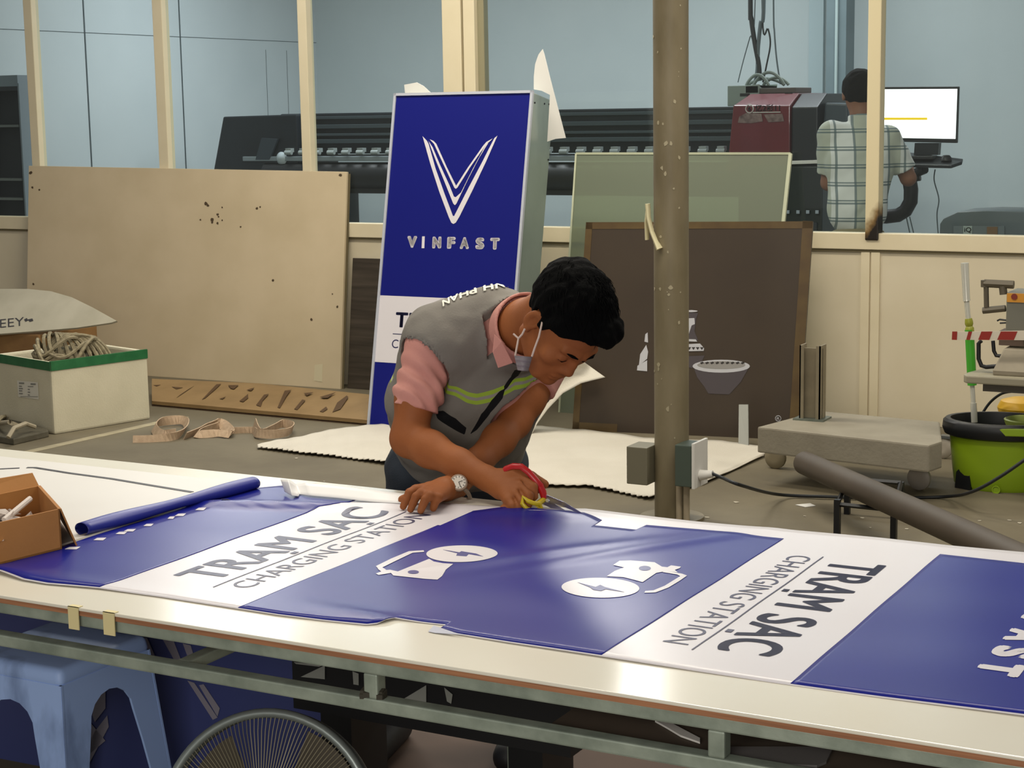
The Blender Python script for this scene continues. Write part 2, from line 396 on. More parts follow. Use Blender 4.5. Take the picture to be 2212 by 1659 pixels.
# ------------------------------------------------------------------ wide format printer
PYF = 11.0
xl, xr = float(ay(461, 355, PYF)[0]), float(ay(1720, 300, PYF)[0])
zt = 1.645; pr_t = thing('wide_format_printer', ((xl+xr)/2, PYF+.3, .12), 'very long black wide format printer standing behind the windows', 'printer')
mb = MB().box((xl+.55, PYF+.15, 1.34), (xr, PYF+.6, zt)); mb.build('main_beam', M_DARK, pr_t, bevel=.01)
mb = MB()
for z, h, dy, k in ((1.60, .022, .02, 0), (1.53, .03, .0, 1), (1.475, .018, -.02, 0), (1.42, .03, -.04, 1)): mb.box((xl+.55, PYF+.1+dy, z), (xr, PYF+.16, z+h))
mb.build('guide_rail', mat('rail_grey', '#4c565b', .3, metal=.5), pr_t, bevel=.003)
mb = MB().box((xl+.3, PYF-.02, 1.29), (xr, PYF+.5, 1.325)); mb.build('platen', mat('platen_grey', '#8e979b', .35, metal=.4), pr_t, bevel=.005)
mb = MB().tube([(xl+.5, PYF+.03, 1.18), (xr, PYF+.03, 1.18)], .10, n=20); mb.box((xl+.5, PYF-.0, 1.05), (xr, PYF+.25, 1.2)); mb.build('lower_cover', M_BLACK, pr_t, smooth=True)
n = 30; wm = mat('roller_white', '#8a9190', .45)
rx0 = xl+.75; c_ = np.array([rx0, PYF-.02, 1.372])
r0 = MB().obox(c_, (1, 0, 0), (0, 1, 0), (0, 0, 1), .050, .05, .030).cyl(c_+[-.03, -.02, -.018], c_+[.03, -.02, -.018], .017, n=10).build('pinch_roller', wm, pr_t)
for i in range(1, n):
    o = r0.copy(); COL.objects.link(o); o.parent = pr_t; o.location = (i*(xr-xl-1.0)/(n-1), 0, 0)
# left end housing with slanted face
P = [ay(458, 362, PYF), ay(482, 252, PYF), ay(640, 247, PYF), ay(640, 362, PYF)]
z0 = 1.1; pts = [(P[0][0]-.02, PYF, z0), (P[1][0], PYF, P[1][2]), (P[2][0], PYF, P[2][2]), (P[2][0], PYF, z0)]
mb = MB().slab(pts, (0, .55, 0)); mb.build('end_housing', M_DARK, pr_t, bevel=.012)
mb = MB().slab([ay(555, 345, PYF-.003), ay(568, 298, PYF-.003), ay(603, 300, PYF-.003), ay(585, 345, PYF-.003)], (0, -.02, 0)); mb.build('control_panel', mat('panel_grey', '#333c44', .4), pr_t)
mb = MB().lathe([(0, 0), (.045, 0), (.05, .01), (.03, .03), (0, .035)], ay(610, 342, PYF-.0), (0, -1, 0), n=20); mb.build('knob', mat('knob_pale', '#aab4b8', .3), pr_t, smooth=True)
for x in (xl+.9, xr-.35): MB().box((x, PYF+.15, .12), (x+.12, PYF+.5, 1.1)).box((x-.05, PYF-.1, .12), (x+.17, PYF+.75, .2)).build('stand_leg', M_DARK, pr_t, bevel=.01)
# red carriage cover
RY = 10.86
F1, F2, F3, F4 = ay(1584, 228, RY), ay(1706, 228, RY), ay(1706, 333, RY), ay(1570, 333, RY)
TT = float(ay(1640, 203, RY+.22)[2])
A = F1+np.array([.05, .18, TT-F1[2]]); B = F2+np.array([.0, .18, TT-F2[2]])
zb = float(F4[2])-.12; back = RY+.75
def P3(x, y, z): return (float(x), float(y), float(z))
vs = [P3(F4[0], RY, zb), P3(F3[0], RY, zb), P3(*F2), P3(*F1), P3(*B), P3(*A), P3(F4[0], back, zb), P3(F3[0], back, zb), P3(B[0], back, TT), P3(A[0], back, TT)]
mb = MB().add(vs, [(0, 1, 2, 3), (3, 2, 4, 5), (5, 4, 8, 9), (1, 7, 8, 4, 2), (0, 3, 5, 9, 6), (6, 9, 8, 7), (0, 6, 7, 1)])
cc = mb.build('carriage_cover', mat('red_cover', '#651220', .3, col2='#520c18', scale=5, amt=.5, coat=.7), pr_t, bevel=.006, label='red carriage cover')
sy = RY-.004
mb = MB()
rc = ay(1619, 235, sy)
mb.tube([rc+np.array([.026*math.cos(a), 0, .026*math.sin(a)]) for a in np.linspace(0, 2*math.pi, 21)[:-1]], .004, n=5, closed=True)
put_text(mb, '6', lambda u, v: rc+np.array([-.010+.02*u, -.002, -.015+.03*v]), bold=.02)
l0 = ay(1631, 241, sy); k = .0041
put_text(mb, '亿2彩11', lambda u, v: l0+np.array([u*.17, -.002, v*.045]), bold=.01)
mb.obox(ay(1656, 242.5, sy), (1, 0, 0), (0, 1, 0), (0, 0, 1), .19, .003, .006)
mb.build('cover_lettering', mat('lettering_pale', '#b9b4ae', .5), cc)
mb = MB().slab([ay(1597, 252, sy), ay(1612, 244, sy), ay(1645, 246, sy), ay(1648, 262, sy), ay(1622, 266, sy), ay(1594, 265, sy)], (0, -.002, 0)).slab([ay(1650, 247, sy), ay(1690, 246, sy), ay(1694, 262, sy), ay(1660, 264, sy)], (0, -.002, 0))
mb.build('cover_sticker', mat('sticker_worn', '#806a66', .5, col2='#3a1d1e', scale=30, amt=.8), cc)
mb = MB()
for px, py in ((1609, 205), (1706, 203)): mb.obox(ay(px, py, RY+.2), (1, 0, 0), (0, 1, 0), (0, 0, 1), .05, .05, .02)
mb.build('latch', M_BLACK, cc)
# dark side body right of the cover
x0, x1 = float(ay(1708, 260, RY)[0]), float(ay(1786, 220, RY+.2)[0])
mb = MB().slab([P3(x0, RY+.02, .75), P3(x0, RY+.02, F3[2]), P3(x0, RY+.02, F2[2]-.01), P3(x0, RY+.2, TT-.005), P3(x0, back, TT-.005), P3(x0, back, .75)], (x1-x0, 0, 0))
mb.build('side_body', mat('side_dark', '#1a1c22', .35), pr_t, bevel=.008)
mb = MB().box((x0-.35, RY-.02, .62), (x1+.05, RY+.5, float(ay(1740, 358, RY)[2]))); mb.build('lower_cabinet', mat('lower_dark', '#22282a', .4), pr_t, bevel=.01)
mb = MB().box((x0-.3, RY-.03, .70), (x1+.02, RY-.02, .90)); mb.build('button_panel', mat('btn_panel', '#30343b', .4), pr_t)
for px in (1702, 1724, 1745, 1765):
    c_ = ay(px, 458, RY-.035); MB().obox(c_, (1, 0, 0), (0, 1, 0), (0, 0, 1), .022, .01, .022).build('button', mat('btn_pale', '#9fa9b5', .4), pr_t, bevel=.002)
# console between cover and the man
mb = MB().slab([ay(1768, 380, RY+.1), ay(1782, 222, RY+.1), ay(1830, 224, RY+.1), ay(1836, 380, RY+.1)], (0, .3, 0)); mb.build('console', mat('console_grey', '#39434b', .4), pr_t, bevel=.012)
mb = MB().obox(ay(1745, 350, RY-.02), (1, 0, .03), (0, 1, 0), (0, 0, 1), .26, .06, .022); mb.build('tray_edge', M_WHITE, pr_t, bevel=.004)

# control box on top with its hoses
b0, b1 = ay(1570, 205, RY+.35), ay(1722, 182, RY+.35)
t = thing('ink_supply_box', ((b0[0]+b1[0])/2, RY+.5, TT), 'grey green supply box with hoses behind the red cover of the printer', 'box')
mb = MB().box((b0[0], RY+.36, 1.648), (A[0]-.01, RY+.7, b1[2])).box((A[0]-.01, RY+.36, TT+.003), (b1[0]-.37, RY+.7, b1[2])); mb.build('casing', mat('box_grey', '#7f8b83', .45), t, bevel=.006)
mb = MB().box((b1[0]-.36, RY+.37, TT+.003), (b1[0]-.02, RY+.7, b1[2]-.02)); mb.build('bracket', mat('bracket_dk', '#4c4540', .5), t, bevel=.006)
cx = float(b0[0])
for k, (dx, w, h) in enumerate(((.10, .16, .07), (.14, .22, .085), (.2, .18, .05), (.07, .27, .045))):
    pts = [(cx+dx+w*s, RY+.45+.03*k, b1[2]+h*math.sin(math.pi*min(1, s*1.0))**.8) for s in np.linspace(0, 1, 14)]
    MB().tube(pts, .011, n=8).build('hose', mat('hose_grey', '#6b756e', .5), t, smooth=True)
def cable(name, pts, r, m, label, cat='cable', group=None, n=8):
    P = [np.array(p, float) for p in pts]; out = []
    for i in range(len(P)-1):
        a, b, c_, d_ = P[max(i-1, 0)], P[i], P[i+1], P[min(i+2, len(P)-1)]
        for s in np.linspace(0, 1, 8)[:-1]:
            out.append(.5*((2*b)+(-a+c_)*s+(2*a-5*b+4*c_-d_)*s*s+(-a+3*b-3*c_+d_)*s**3))
    out.append(P[-1])
    return tag(MB().tube(out, r, n=n).build(name, m, smooth=True), label, cat, group)
HY = RY+.5
def hp(l): return [ay(x, y, HY) for x, y in l]
M_CAB = mat('cable_black', '#14171a', .5); M_CABG = mat('cable_grey', '#59656a', .5)
cable('hanging_cable', [ay(1621, -420, HY)]+hp([(1621, 0), (1623, 40), (1630, 90), (1639, 140), (1641, 172)]), .017, M_CAB, 'thick black cable hanging down to the box on the printer', group='cables over the printer')
cable('hanging_cable', [ay(1651, -420, HY)]+hp([(1650, 0), (1643, 50), (1638, 100), (1636, 150), (1632, 175)]), .014, M_CABG, 'grey bundled cable hanging beside the thick black one', group='cables over the printer')
cable('hanging_cable', [ay(1648, -420, HY)]+hp([(1647, 35), (1659, 62), (1664, 95), (1656, 140), (1648, 178)]), .006, M_CAB, 'thin bent black wire right of the grey cable bundle', group='cables over the printer')
cable('hanging_cable', [ay(1671, -420, HY)]+hp([(1671, 0), (1673, 70), (1678, 130), (1686, 182)]), .006, M_CABG, 'thin wire slanting to the right end of the supply box', group='cables over the printer')
cable('hanging_cable', [ay(1640, -420, HY)]+hp([(1630, 40), (1620, 80), (1606, 130), (1594, 178)]), .004, M_CABG, 'thin wire slanting to the left end of the supply box', group='cables over the printer')

# ------------------------------------------------------------------ monitor, arm and tray
MY = 10.9
t = thing('computer_monitor', ay(2000, 335, MY), 'computer monitor with a white screen and a yellow bar', 'monitor')
a, b, c_, d_ = ay(1886, 188, MY), ay(2071, 187, MY), ay(2067, 309, MY), ay(1886, 305, MY)
off = np.array([0, .03, 0]); mb = MB().slab([d_, c_, b, a], off); mb.build('bezel', M_BLACK, t, bevel=.004)
a, b, c_, d_ = ay(1888, 193, MY-.002), ay(2068, 192, MY-.002), ay(2064, 300, MY-.002), ay(1888, 297, MY-.002)
sc = MB().slab([d_, c_, b, a], (0, -.001, 0)).build('screen', mat('screen_white', '#ffffff', .3, emit=('#fbfffa', 1.6)), t)
MB().slab([ay(1888, 254, MY-.004), ay(1888, 259, MY-.004), ay(2003, 259, MY-.004), ay(2003, 254, MY-.004)], (0, -.001, 0)).build('yellow_bar', mat('bar_yellow', '#e8c81e', .4, emit=('#e9c400', .8)), sc)
MB().slab([ay(1976, 309, MY+.02), ay(2028, 309, MY+.02), ay(2026, 335, MY+.02), ay(1974, 335, MY+.02)], (0, .06, 0)).build('stand', M_DARK, t)
t = thing('keyboard_tray', ay(2000, 345, MY-.1), 'black keyboard tray on an arm under the monitor', 'tray')
z = float(ay(2000, 350, MY)[2])
mb = MB().slab([ay(1958, 335, MY+.15), ay(2080, 350, MY-.05), ay(2078, 356, MY-.1), ay(2055, 364, MY-.2), ay(1965, 362, MY-.2)], (0, 0, .02)); mb.build('shelf', M_DARK, t, bevel=.004)
mb = MB().obox(ay(1985, 340, MY-.05), (1, .1, 0), (-.1, 1, 0), (0, 0, 1), .2, .16, .02); mb.build('keyboard', M_BLACK, t, bevel=.004)
mb = MB().lathe([(0, .035), (.02, .033), (.032, .018), (.034, 0)], ay(2044, 347, MY-.1), n=16); mb.build('mouse', M_BLACK, t, smooth=True)
mb = MB().tube([ay(1998, 365, MY-.05), ay(1975, 375, MY), ay(1965, 390, MY+.05)], .03, n=10); mb.build('arm', M_BLACK, t, smooth=True)
P = [ay(x, y, MY-.02) for x, y in ((1964, 385), (1968, 410), (1967, 435), (1956, 455), (1940, 465), (1915, 468), (1890, 466))]
t2 = MB().tube(P, .045, n=14).cyl(ay(1957, 388, MY-.02), ay(1988, 383, MY-.02), .022).build('curved_hose', M_BLACK, smooth=True)
tag(t2, 'thick black curved duct bending below the keyboard tray', 'hose')
cable('monitor_cable', [ay(2020, 366, MY), ay(2018, 390, MY), ay(2028, 430, MY), ay(2024, 465, MY), ay(2028, 520, MY)], .004, M_CABG, 'thin grey wire dropping from the keyboard tray')
for k, (a, b) in enumerate((((1958, 470), (1969, 520)), ((1965, 468), (1978, 520)))):
    cable('stand_wire', [ay(*a, MY), ay((a[0]+b[0])/2, 495, MY), ay(*b, MY)], .004, M_CABG, ('left', 'right')[k]+' one of two thin wires below the curved black duct')
# grey machine at the right behind the glass
GY = 9.9
t = thing('grey_appliance', ay(2120, 560, GY), 'grey rounded appliance behind the glass at the right edge', 'machine')
a, b = ay(2030, 480, GY), ay(2290, 480, GY); w_ = b[0]-a[0]; zt_ = float(ay(2120, 455, GY)[2])
prof = [(a[0], .12), (a[0], a[2]-.01), (a[0]+.02, a[2]+.02), (a[0]+w_*.15, zt_-.01), (a[0]+w_*.4, zt_), (a[0]+w_*.8, zt_-.004), (b[0], a[2]), (b[0], .12)]
mb = MB().slab([(x, GY, z) for x, z in prof], (0, .4, 0)); mb.build('shell', mat('appliance_grey', '#4c5457', .35), t, smooth=True, bevel=.008)
MB().slab([ay(2060, 488, GY-.002), ay(2170, 488, GY-.002), ay(2170, 540, GY-.002), ay(2060, 540, GY-.002)], (0, -.004, 0)).build('front_plate', mat('plate_grey', '#5d6568', .4), t)
mb = MB().slab([ay(2081, 488, GY-.008), ay(2100, 488, GY-.008), ay(2100, 506, GY-.008), ay(2081, 506, GY-.008)], (0, -.002, 0)); lb = mb.build('badge', mat('badge', '#8f9995', .5), t)
mb = MB(); q0, q1, q2 = ay(2083, 503, GY-.012), ay(2098, 503, GY-.012), ay(2083, 491, GY-.012); put_text(mb, 'iQ', lambda u, v: q0+(q1-q0)*u+(q2-q0)*v, bold=.01); mb.build('badge_letters', M_DARK, lb)
MB().slab([ay(2132, 490, GY-.008), ay(2155, 490, GY-.008), ay(2155, 507, GY-.008), ay(2132, 507, GY-.008)], (0, -.002, 0)).build('display', mat('disp_brown', '#6b5135', .4), t)
# ------------------------------------------------------------------ things standing in front of the partition
M_BLUE = mat('printed_blue', '#161d7c', .30, spec=.22, col2='#192183', scale=4, amt=.5)
M_VWHITE = mat('vinyl_white', '#d6d1d4', .3, spec=.5)
def plane_at(px, py, p0, n):
    d = ray(px, py); return VC+d*(((p0-VC)@n)/(d@n))
# tall charging sign box leaning on the partition
SBL = az(797, 920, 0); STL = ax(855, 205, SBL[0]); SW = np.array([float(ay(1150, 197, STL[1])[0])-SBL[0], 0, 0])
sup = nrm(STL-SBL); sn = np.cross(nrm(SW), sup); sn = -sn if sn[1] > 0 else sn      # face normal, towards the hall
def sgn(px, py, o=.0): return plane_at(px, py, SBL+sn*o, sn)
sign = thing('lightbox_sign', SBL+SW/2, 'tall blue and white charging station sign box leaning on the glazed partition', 'sign')
SD = .24
bx = [SBL, SBL+SW, STL+SW, STL]
mb = MB().slab([p-sn*.004 for p in bx], -sn*SD); mb.build('steel_box', mat('sheet_metal', '#a9b5ad', .32, metal=.55, col2='#8c988f', scale=3, amt=.6), sign, bevel=.004)
mb = MB(); h = np.linalg.norm(STL-SBL)
for a, b in ((bx[0], bx[3]), (bx[1], bx[2]), (bx[3], bx[2]), (bx[0], bx[1])):
    mid = (a+b)/2; L = np.linalg.norm(b-a); mb.obox(mid+sn*.002, b-a, np.cross(nrm(b-a), sn), sn, L+.012, .014, .018)
mb.build('edge_frame', mat('alu_edge', '#c3c6cf', .35, metal=.3), sign)
mb = MB().slab([p+sn*.001 for p in bx], sn*.002); face = mb.build('face_panel', mat('sign_blue', '#10166e', .4, spec=.25), sign)
v0, v1 = float((sgn(815, 782)-SBL)@sup), float((sgn(822, 638)-SBL)@sup)
mb = MB().slab([SBL+sup*v0+sn*.0035, SBL+SW+sup*v0+sn*.0035, SBL+SW+sup*v1+sn*.0035, SBL+sup*v1+sn*.0035], sn*.0006); mb.build('white_band', M_VWHITE, face)
def cz(x, y): return sgn(740+x/2.9105, y/2.9105, .0042)
def poly2(mb, pts, fn, n_, th=.0006): mb.slab([fn(*p) for p in pts], n_*th)
mb = MB()
poly2(mb, [(503, 856), (552, 1030), (608, 1205), (668, 1365), (684, 1400), (697, 1408), (712, 1400), (735, 1362), (820, 1190), (905, 1010), (974, 853), (955, 868), (942, 892), (880, 1015), (790, 1185), (702, 1358), (694, 1358), (640, 1215), (585, 1060), (541, 905), (530, 885)], cz, sn)
poly2(mb, [(540, 886), (585, 1005), (640, 1140), (696, 1280), (706, 1290), (716, 1280), (790, 1125), (860, 990), (925, 885), (893, 925), (820, 1060), (745, 1210), (712, 1240), (700, 1236), (672, 1165), (610, 1030), (566, 925)], cz, sn)
poly2(mb, [(548, 876), (575, 905), (640, 1045), (703, 1180), (712, 1187), (722, 1180), (800, 1055), (895, 920), (945, 870), (905, 892), (885, 915), (790, 1050), (714, 1168), (655, 1050), (590, 905), (572, 886)], cz, sn)
o_ = mb.build('emblem', M_VWHITE, face)
mb = MB()
for i, ch in enumerate('VINFAST'):
    u0 = (405, 497, 563, 656, 736, 834, 926)[i]; w = (62, 17, 56, 52, 58, 56, 60)[i]
    def f(u, v, u0=u0, w=w): return cz(u0+w*u+v*3, 1558+(u0-405)*.022-v*74)
    put_text(mb, ch, f, bold=.085 if ch != 'I' else 0)
mb.build('sign_lettering', M_VWHITE, face)
M_INK = mat('ink_navy', '#25264e', .4)
mb = MB()
U = nrm(SW); L0 = sgn(853, 707, .0046); L0u = float((L0-SBL)@U); L0v = float((L0-SBL)@sup)
def sp(u, v): return SBL+U*u+sup*v+sn*.0046
W_ = SW[0]-2*L0u
put_text(mb, 'TRAM SAC', lambda u, v: sp(L0u+u*W_, L0v+v*.082), bold=.035)
for q in (.385, .828): mb.slab([sp(L0u+q*W_+a, L0v-.008+b) for a, b in ((-.008, -.013), (.008, -.013), (.008, 0), (-.008, 0))], sn*.0004)
q = float((sgn(850, 722)-SBL)@sup); mb.slab([sp(L0u-.01, q), sp(L0u+W_+.01, q), sp(L0u+W_+.01, q+.004), sp(L0u-.01, q+.004)], sn*.0004)
q = float((sgn(850, 752)-SBL)@sup); put_text(mb, 'CHARGING STATION', lambda u, v: sp(L0u-.01+u*(W_+.02), q+v*.046))
mb.build('band_lettering', M_INK, face)
mb = MB()
for px, py in ((1155, 222), (1176, 224), (1186, 225), (1184, 345)): mb.lathe([(0, 0), (.005, 0), (.005, .003), (0, .004)], ax(px, py, SBL[0]+SW[0]), (1, 0, 0), n=10)
mb.build('rivet', M_DARK, sign)
# loose white paper on top of the sign
def paper(name, pts, off, label, m=M_WHITE):
    o = MB().slab(pts, off).build(name, m); tag(o, label, 'paper'); return o
Yt = float(STL[1])+.1
paper('paper_scrap', [ay(x, y, Yt) for x, y in ((875, 203), (873, 183), (890, 180), (900, 178), (915, 186), (931, 201), (928, 206))], (0, .004, 0), 'small white paper scrap curling over the top edge of the charging sign')
fl = MB()
def fp(u, v):
    L = [(1152, 170), (1153, 130), (1160, 117), (1173, 107)]; a = [ay(1153, 193, Yt), ay(1155, 140, Yt), ay(1172, 106, Yt-.02)]
    left = [(1153, 192), (1153, 165), (1155, 140), (1160, 120), (1172, 106)]
    right = [(1222, 300), (1212, 262), (1200, 215), (1186, 160), (1173, 106)]
    i = min(int(v*4), 3); s = v*4-i
    l = np.array(left[i])*(1-s)+np.array(left[i+1])*s; r = np.array(right[i])*(1-s)+np.array(right[i+1])*s
    if v < .25 and True: l = np.array((1181, 305))*(1-v*4)+np.array((1154, 165))*v*4 if u > 2 else l
    p = l*(1-u)+r*u
    return ay(p[0], p[1], Yt-.03*math.sin(u*3)+.05*(1-u))
mb = MB().slab([ay(x, y, Yt+.0) for x, y in ((1153, 193), (1153, 165), (1156, 138), (1163, 118), (1172, 106), (1176, 118), (1190, 175), (1203, 225), (1222, 298), (1200, 300), (1182, 306), (1188, 205), (1170, 196))], (0, .003, 0))
tag(mb.build('paper_sheet', M_WHITE), 'tall pointed white paper sheet standing at the right corner of the charging sign', 'paper')

# big fibreboard sheet
bl, br, tr, tl = np.array([-8.40, 8.60, 0]), np.array([-5.915, 8.655, 0]), ay(749, 371, 8.788), ay(62, 358, 8.77)
nb_ = nrm(np.cross(br-bl, tl-bl)); nb_ = nb_ if nb_[1] > 0 else -nb_
tr = plane_at(749, 371, bl, nb_)
t = thing('fibreboard_sheet', (bl+br)/2, 'large tan fibreboard sheet leaning on the partition at the left', 'board')
MB().slab([bl, br, tr, tl], nb_*.02).build('board', mat('tan_board', '#cab898', .6, col2='#b8a684', scale=2.5, amt=.7, bump=.05), t, bevel=.002)
def bp_(x, y): return plane_at(x, y, bl-nb_*.0008, nb_)
mb = MB(); rn = random.Random(3)
for x, y, r in ((458, 475, 5), (470, 463, 3), (472, 468, 2), (445, 440, 4), (449, 444, 3), (433, 475, 2), (480, 476, 2), (555, 450, 3), (562, 447, 2), (470, 482, 3), (735, 378, 4), (66, 373, 4), (70, 405, 3), (85, 410, 2), (590, 606, 3), (729, 663, 3), (673, 690, 3), (72, 614, 3), (718, 635, 2), (480, 448, 2), (520, 490, 2), (458, 480, 3)):
    mb.slab([bp_(x+r*(.6+.5*rn.random())*math.cos(a), y+r*(.6+.6*rn.random())*math.sin(a)) for a in np.linspace(0, 6.28, 8)[:-1]], -nb_*.0006)
mb.build('stain', mat('stain_brown', '#4a3a26', .8), t)
MB().slab([bp_(680, 788), bp_(697, 786), bp_(696, 825), bp_(678, 822)], -nb_*.0008).build('tape_scrap', mat('tape_pale', '#c9bd9c', .5), t)
# darker sheet behind its right edge
MB().slab([bl+nb_*.0205+[.012, 0, 0], br+nb_*.0205+[.012, 0, 0], tr+nb_*.0205+[.012, 0, -.01], tl+nb_*.0205+[.012, 0, -.01]], nb_*.004).build('rear_board', mat('board_dark', '#5b5138', .6), t)
# galvanised sheet between board and sign
a, b = ay(752, 560, 8.72), ay(830, 560, 8.72)
o = MB().slab([(a[0]-.02, 8.70, 0), (b[0]+.3, 8.70, 0), (b[0]+.3, 8.80, a[2]), (a[0]-.02, 8.80, a[2])], (0, .01, 0)).build('metal_sheet', mat('metal_dull', '#5d5347', .42, metal=.55, col2='#39322a', scale=5, amt=.9, stretch=(.3, 1, 6)))
tag(o, 'dull brown metal sheet leaning between the tan board and the blue sign', 'metal sheet')
# flattened carton on the floor
P = [az(328, 866, .03), az(800, 908, .03), az(797, 852, .10), az(560, 828, .10), az(328, 818, .1)]
t = thing('flattened_carton', (P[0]+P[1])/2*[1, 1, 0], 'flattened brown carton lying on the floor before the tan board', 'cardboard')
nf = np.array([0, .15, 1.]); MB().slab(P, (0, 0, -.02)).build('top_layer', mat('carton_tan', '#8b7048', .8, col2='#725935', scale=6, amt=.6), t)
MB().slab([p+np.array([0, -.0, -.025]) for p in P[:2]]+[P[2]-[0, 0, .09], P[4]-[0, 0, .09]], (0, 0, -.004)).build('lower_layer', mat('carton_dark', '#4a3420', .9), t)
def cp(x, y):
    n_ = nrm(np.cross(P[1]-P[0], P[4]-P[0])); return plane_at(x, y, P[0]+nrm(n_)*(.001 if n_[2] > 0 else -.001), n_)
mb = MB(); CR = lambda x, y: cp(x/2.9105, 540+y/2.9105)
for q in ([(1110, 930), (1220, 855), (1190, 872), (1130, 912)], [(1270, 940), (1360, 845), (1390, 842), (1350, 880), (1290, 932)], [(1435, 850), (1500, 850), (1470, 875), (1450, 870)], [(1505, 950), (1560, 905), (1560, 930), (1530, 955)], [(1550, 880), (1600, 865), (1580, 885)], [(1380, 935), (1420, 922), (1400, 938)],
          [(1610, 975), (1660, 910), (1690, 905), (1650, 950), (1640, 985)], [(1745, 990), (1790, 885), (1830, 880), (1800, 920), (1760, 995)], [(1850, 1000), (1900, 940), (1920, 945), (1870, 1005)], [(1910, 900), (1970, 895), (1930, 915)], [(2010, 1015), (2050, 985), (2060, 1000), (2030, 1020)], [(2010, 925), (2110, 895), (2060, 930), (2030, 930)], [(2120, 960), (2180, 915), (2190, 925), (2140, 1000), (2090, 1020)], [(1080, 860), (1150, 865), (1110, 875)], [(965, 850), (1010, 848), (985, 858)]):
    mb.slab([CR(*p) for p in q], (0, 0, .0008))
mb.build('printed_mark', mat('carton_ink', '#4d3517', .8), t)

# styrofoam crate
C0 = az(118, 939, 0); C1 = az(325, 905, 0); H_ = float(ay(118, 784, C0[1])[2])
e1 = nrm(C1-C0); e2 = np.array([-e1[1], e1[0], 0]); L1 = np.linalg.norm(C1-C0); L2 = .55
M_FOAM = mat('styrofoam', '#c8c0a6', .8, col2='#b5ad93', scale=6, amt=.5, bump=.35, bscale=120)
t = thing('styrofoam_crate', C0+e1*L1/2+e2*L2/2, 'white styrofoam crate with a green taped rim holding a rope heap', 'crate')
def cpt(a, b, z): return C0+e1*a+e2*b+np.array([0, 0, z])
mb = MB(); w = .035
rings = []
for ins, z, flip in ((.0, 0, 0), (.0, H_, 0), (w, H_, 0), (w+.01, .04, 0)):
    rings.append([cpt(ins, ins, z), cpt(L1-ins, ins, z), cpt(L1-ins, L2-ins, z), cpt(ins, L2-ins, z)])
vs = [p for r in rings for p in r]; fs = [(3, 2, 1, 0), (12, 13, 14, 15)]
for k in range(3):
    for i in range(4): fs.append((k*4+i, k*4+(i+1) % 4, (k+1)*4+(i+1) % 4, (k+1)*4+i))
mb.add(vs, fs); mb.build('crate_shell', M_FOAM, t, bevel=.012)
mb = MB()
def rim(a, b, z0, z1, o): return [cpt(*a, z0)+o, cpt(*b, z0)+o, cpt(*b, z1)+o, cpt(*a, z1)+o]
M_GREEN = mat('green_tape', '#1c5b32', .35, col2='#2c6d40', scale=20, amt=.7)
mb.slab(rim((0, 0), (L1, 0), H_-.045, H_+.003, -e2*.001), -e2*.003); mb.slab([cpt(-.002, -.003, H_+.001), cpt(L1, -.003, H_+.001), cpt(L1, .012, H_+.001), cpt(0, .012, H_+.001)], (0, 0, .004))
mb.slab(rim((0, 0), (0, L2), H_-.045, H_+.003, -e1*.001), -e1*.003)
mb.build('rim_tape', M_GREEN, t)
mb = MB(); s_ = lambda px, py: plane_at(px, py, C0-e1*.002, e1)
mb.slab([s_(37, 822), s_(82, 826), s_(84, 863), s_(40, 857)], -e1*.0008); lb = mb.build('label_sheet', mat('label_paper', '#cfcabb', .6), t)
mb = MB(); s2 = lambda px, py: plane_at(px, py, C0-e1*.0045, e1)
for (x0, y0, x1, y1) in ((41, 826, 52, 829), (66, 828, 77, 831), (41, 833, 47, 835), (41, 838, 49, 840), (41, 843, 48, 845), (41, 849, 49, 851), (60, 834, 72, 835.5), (60, 840, 64, 842), (60, 846, 65, 848), (60, 852, 64, 854), (44, 856, 82, 857)):
    mb.slab([s2(x0, y0), s2(x1, y0+.4), s2(x1, y1+.4), s2(x0, y1)], -e1*.0004)
mb.build('label_print', mat('print_grey', '#77766f', .6), lb)
# rope heap inside
mb = MB(); rn = random.Random(11); cc_ = cpt(L1*.42, L2*.42, H_-.10)
for k in range(15):
    a0 = rn.random()*6.28; R1 = .13+.05*rn.random(); tilt = nrm([rn.uniform(-.7, .7), rn.uniform(-.7, .7), 1]); u = nrm(np.cross(tilt, [1, .1, 0])); v = np.cross(tilt, u)
    off = np.array([rn.uniform(-.06, .06), rn.uniform(-.05, .05), .02+.006*k])
    pts = [cc_+off+u*R1*math.cos(a)*(1+.1*math.sin(2*a+a0))+v*R1*.85*math.sin(a)+np.array([0, 0, .035*math.sin(3*a+a0)]) for a in np.linspace(0, 6.283, 40)[:-1]]
    mb.tube(pts, .010, n=6, closed=True)
for k in range(9):
    a0 = -1.2+k*.3; pts = [cc_+np.array([.17*math.cos(a)*math.cos(a0*.6)+.02*k-.08, .17*math.cos(a)*math.sin(a0*.6), .03+.175*math.sin(a)]) for a in np.linspace(0, 3.1416, 16)]
    mb.tube(pts, .011, n=6)
mb.lathe([(0, .12), (.08, .11), (.13, .06), (.15, 0), (.15, -.1)], cc_+[0, 0, .02], n=20)
tag(mb.build('rope_heap', mat('rope', '#8f8468', .9, col2='#5c523e', scale=40, amt=.8, bump=.4, bscale=200), smooth=True), 'heap of coiled grey beige rope inside the styrofoam crate', 'rope')

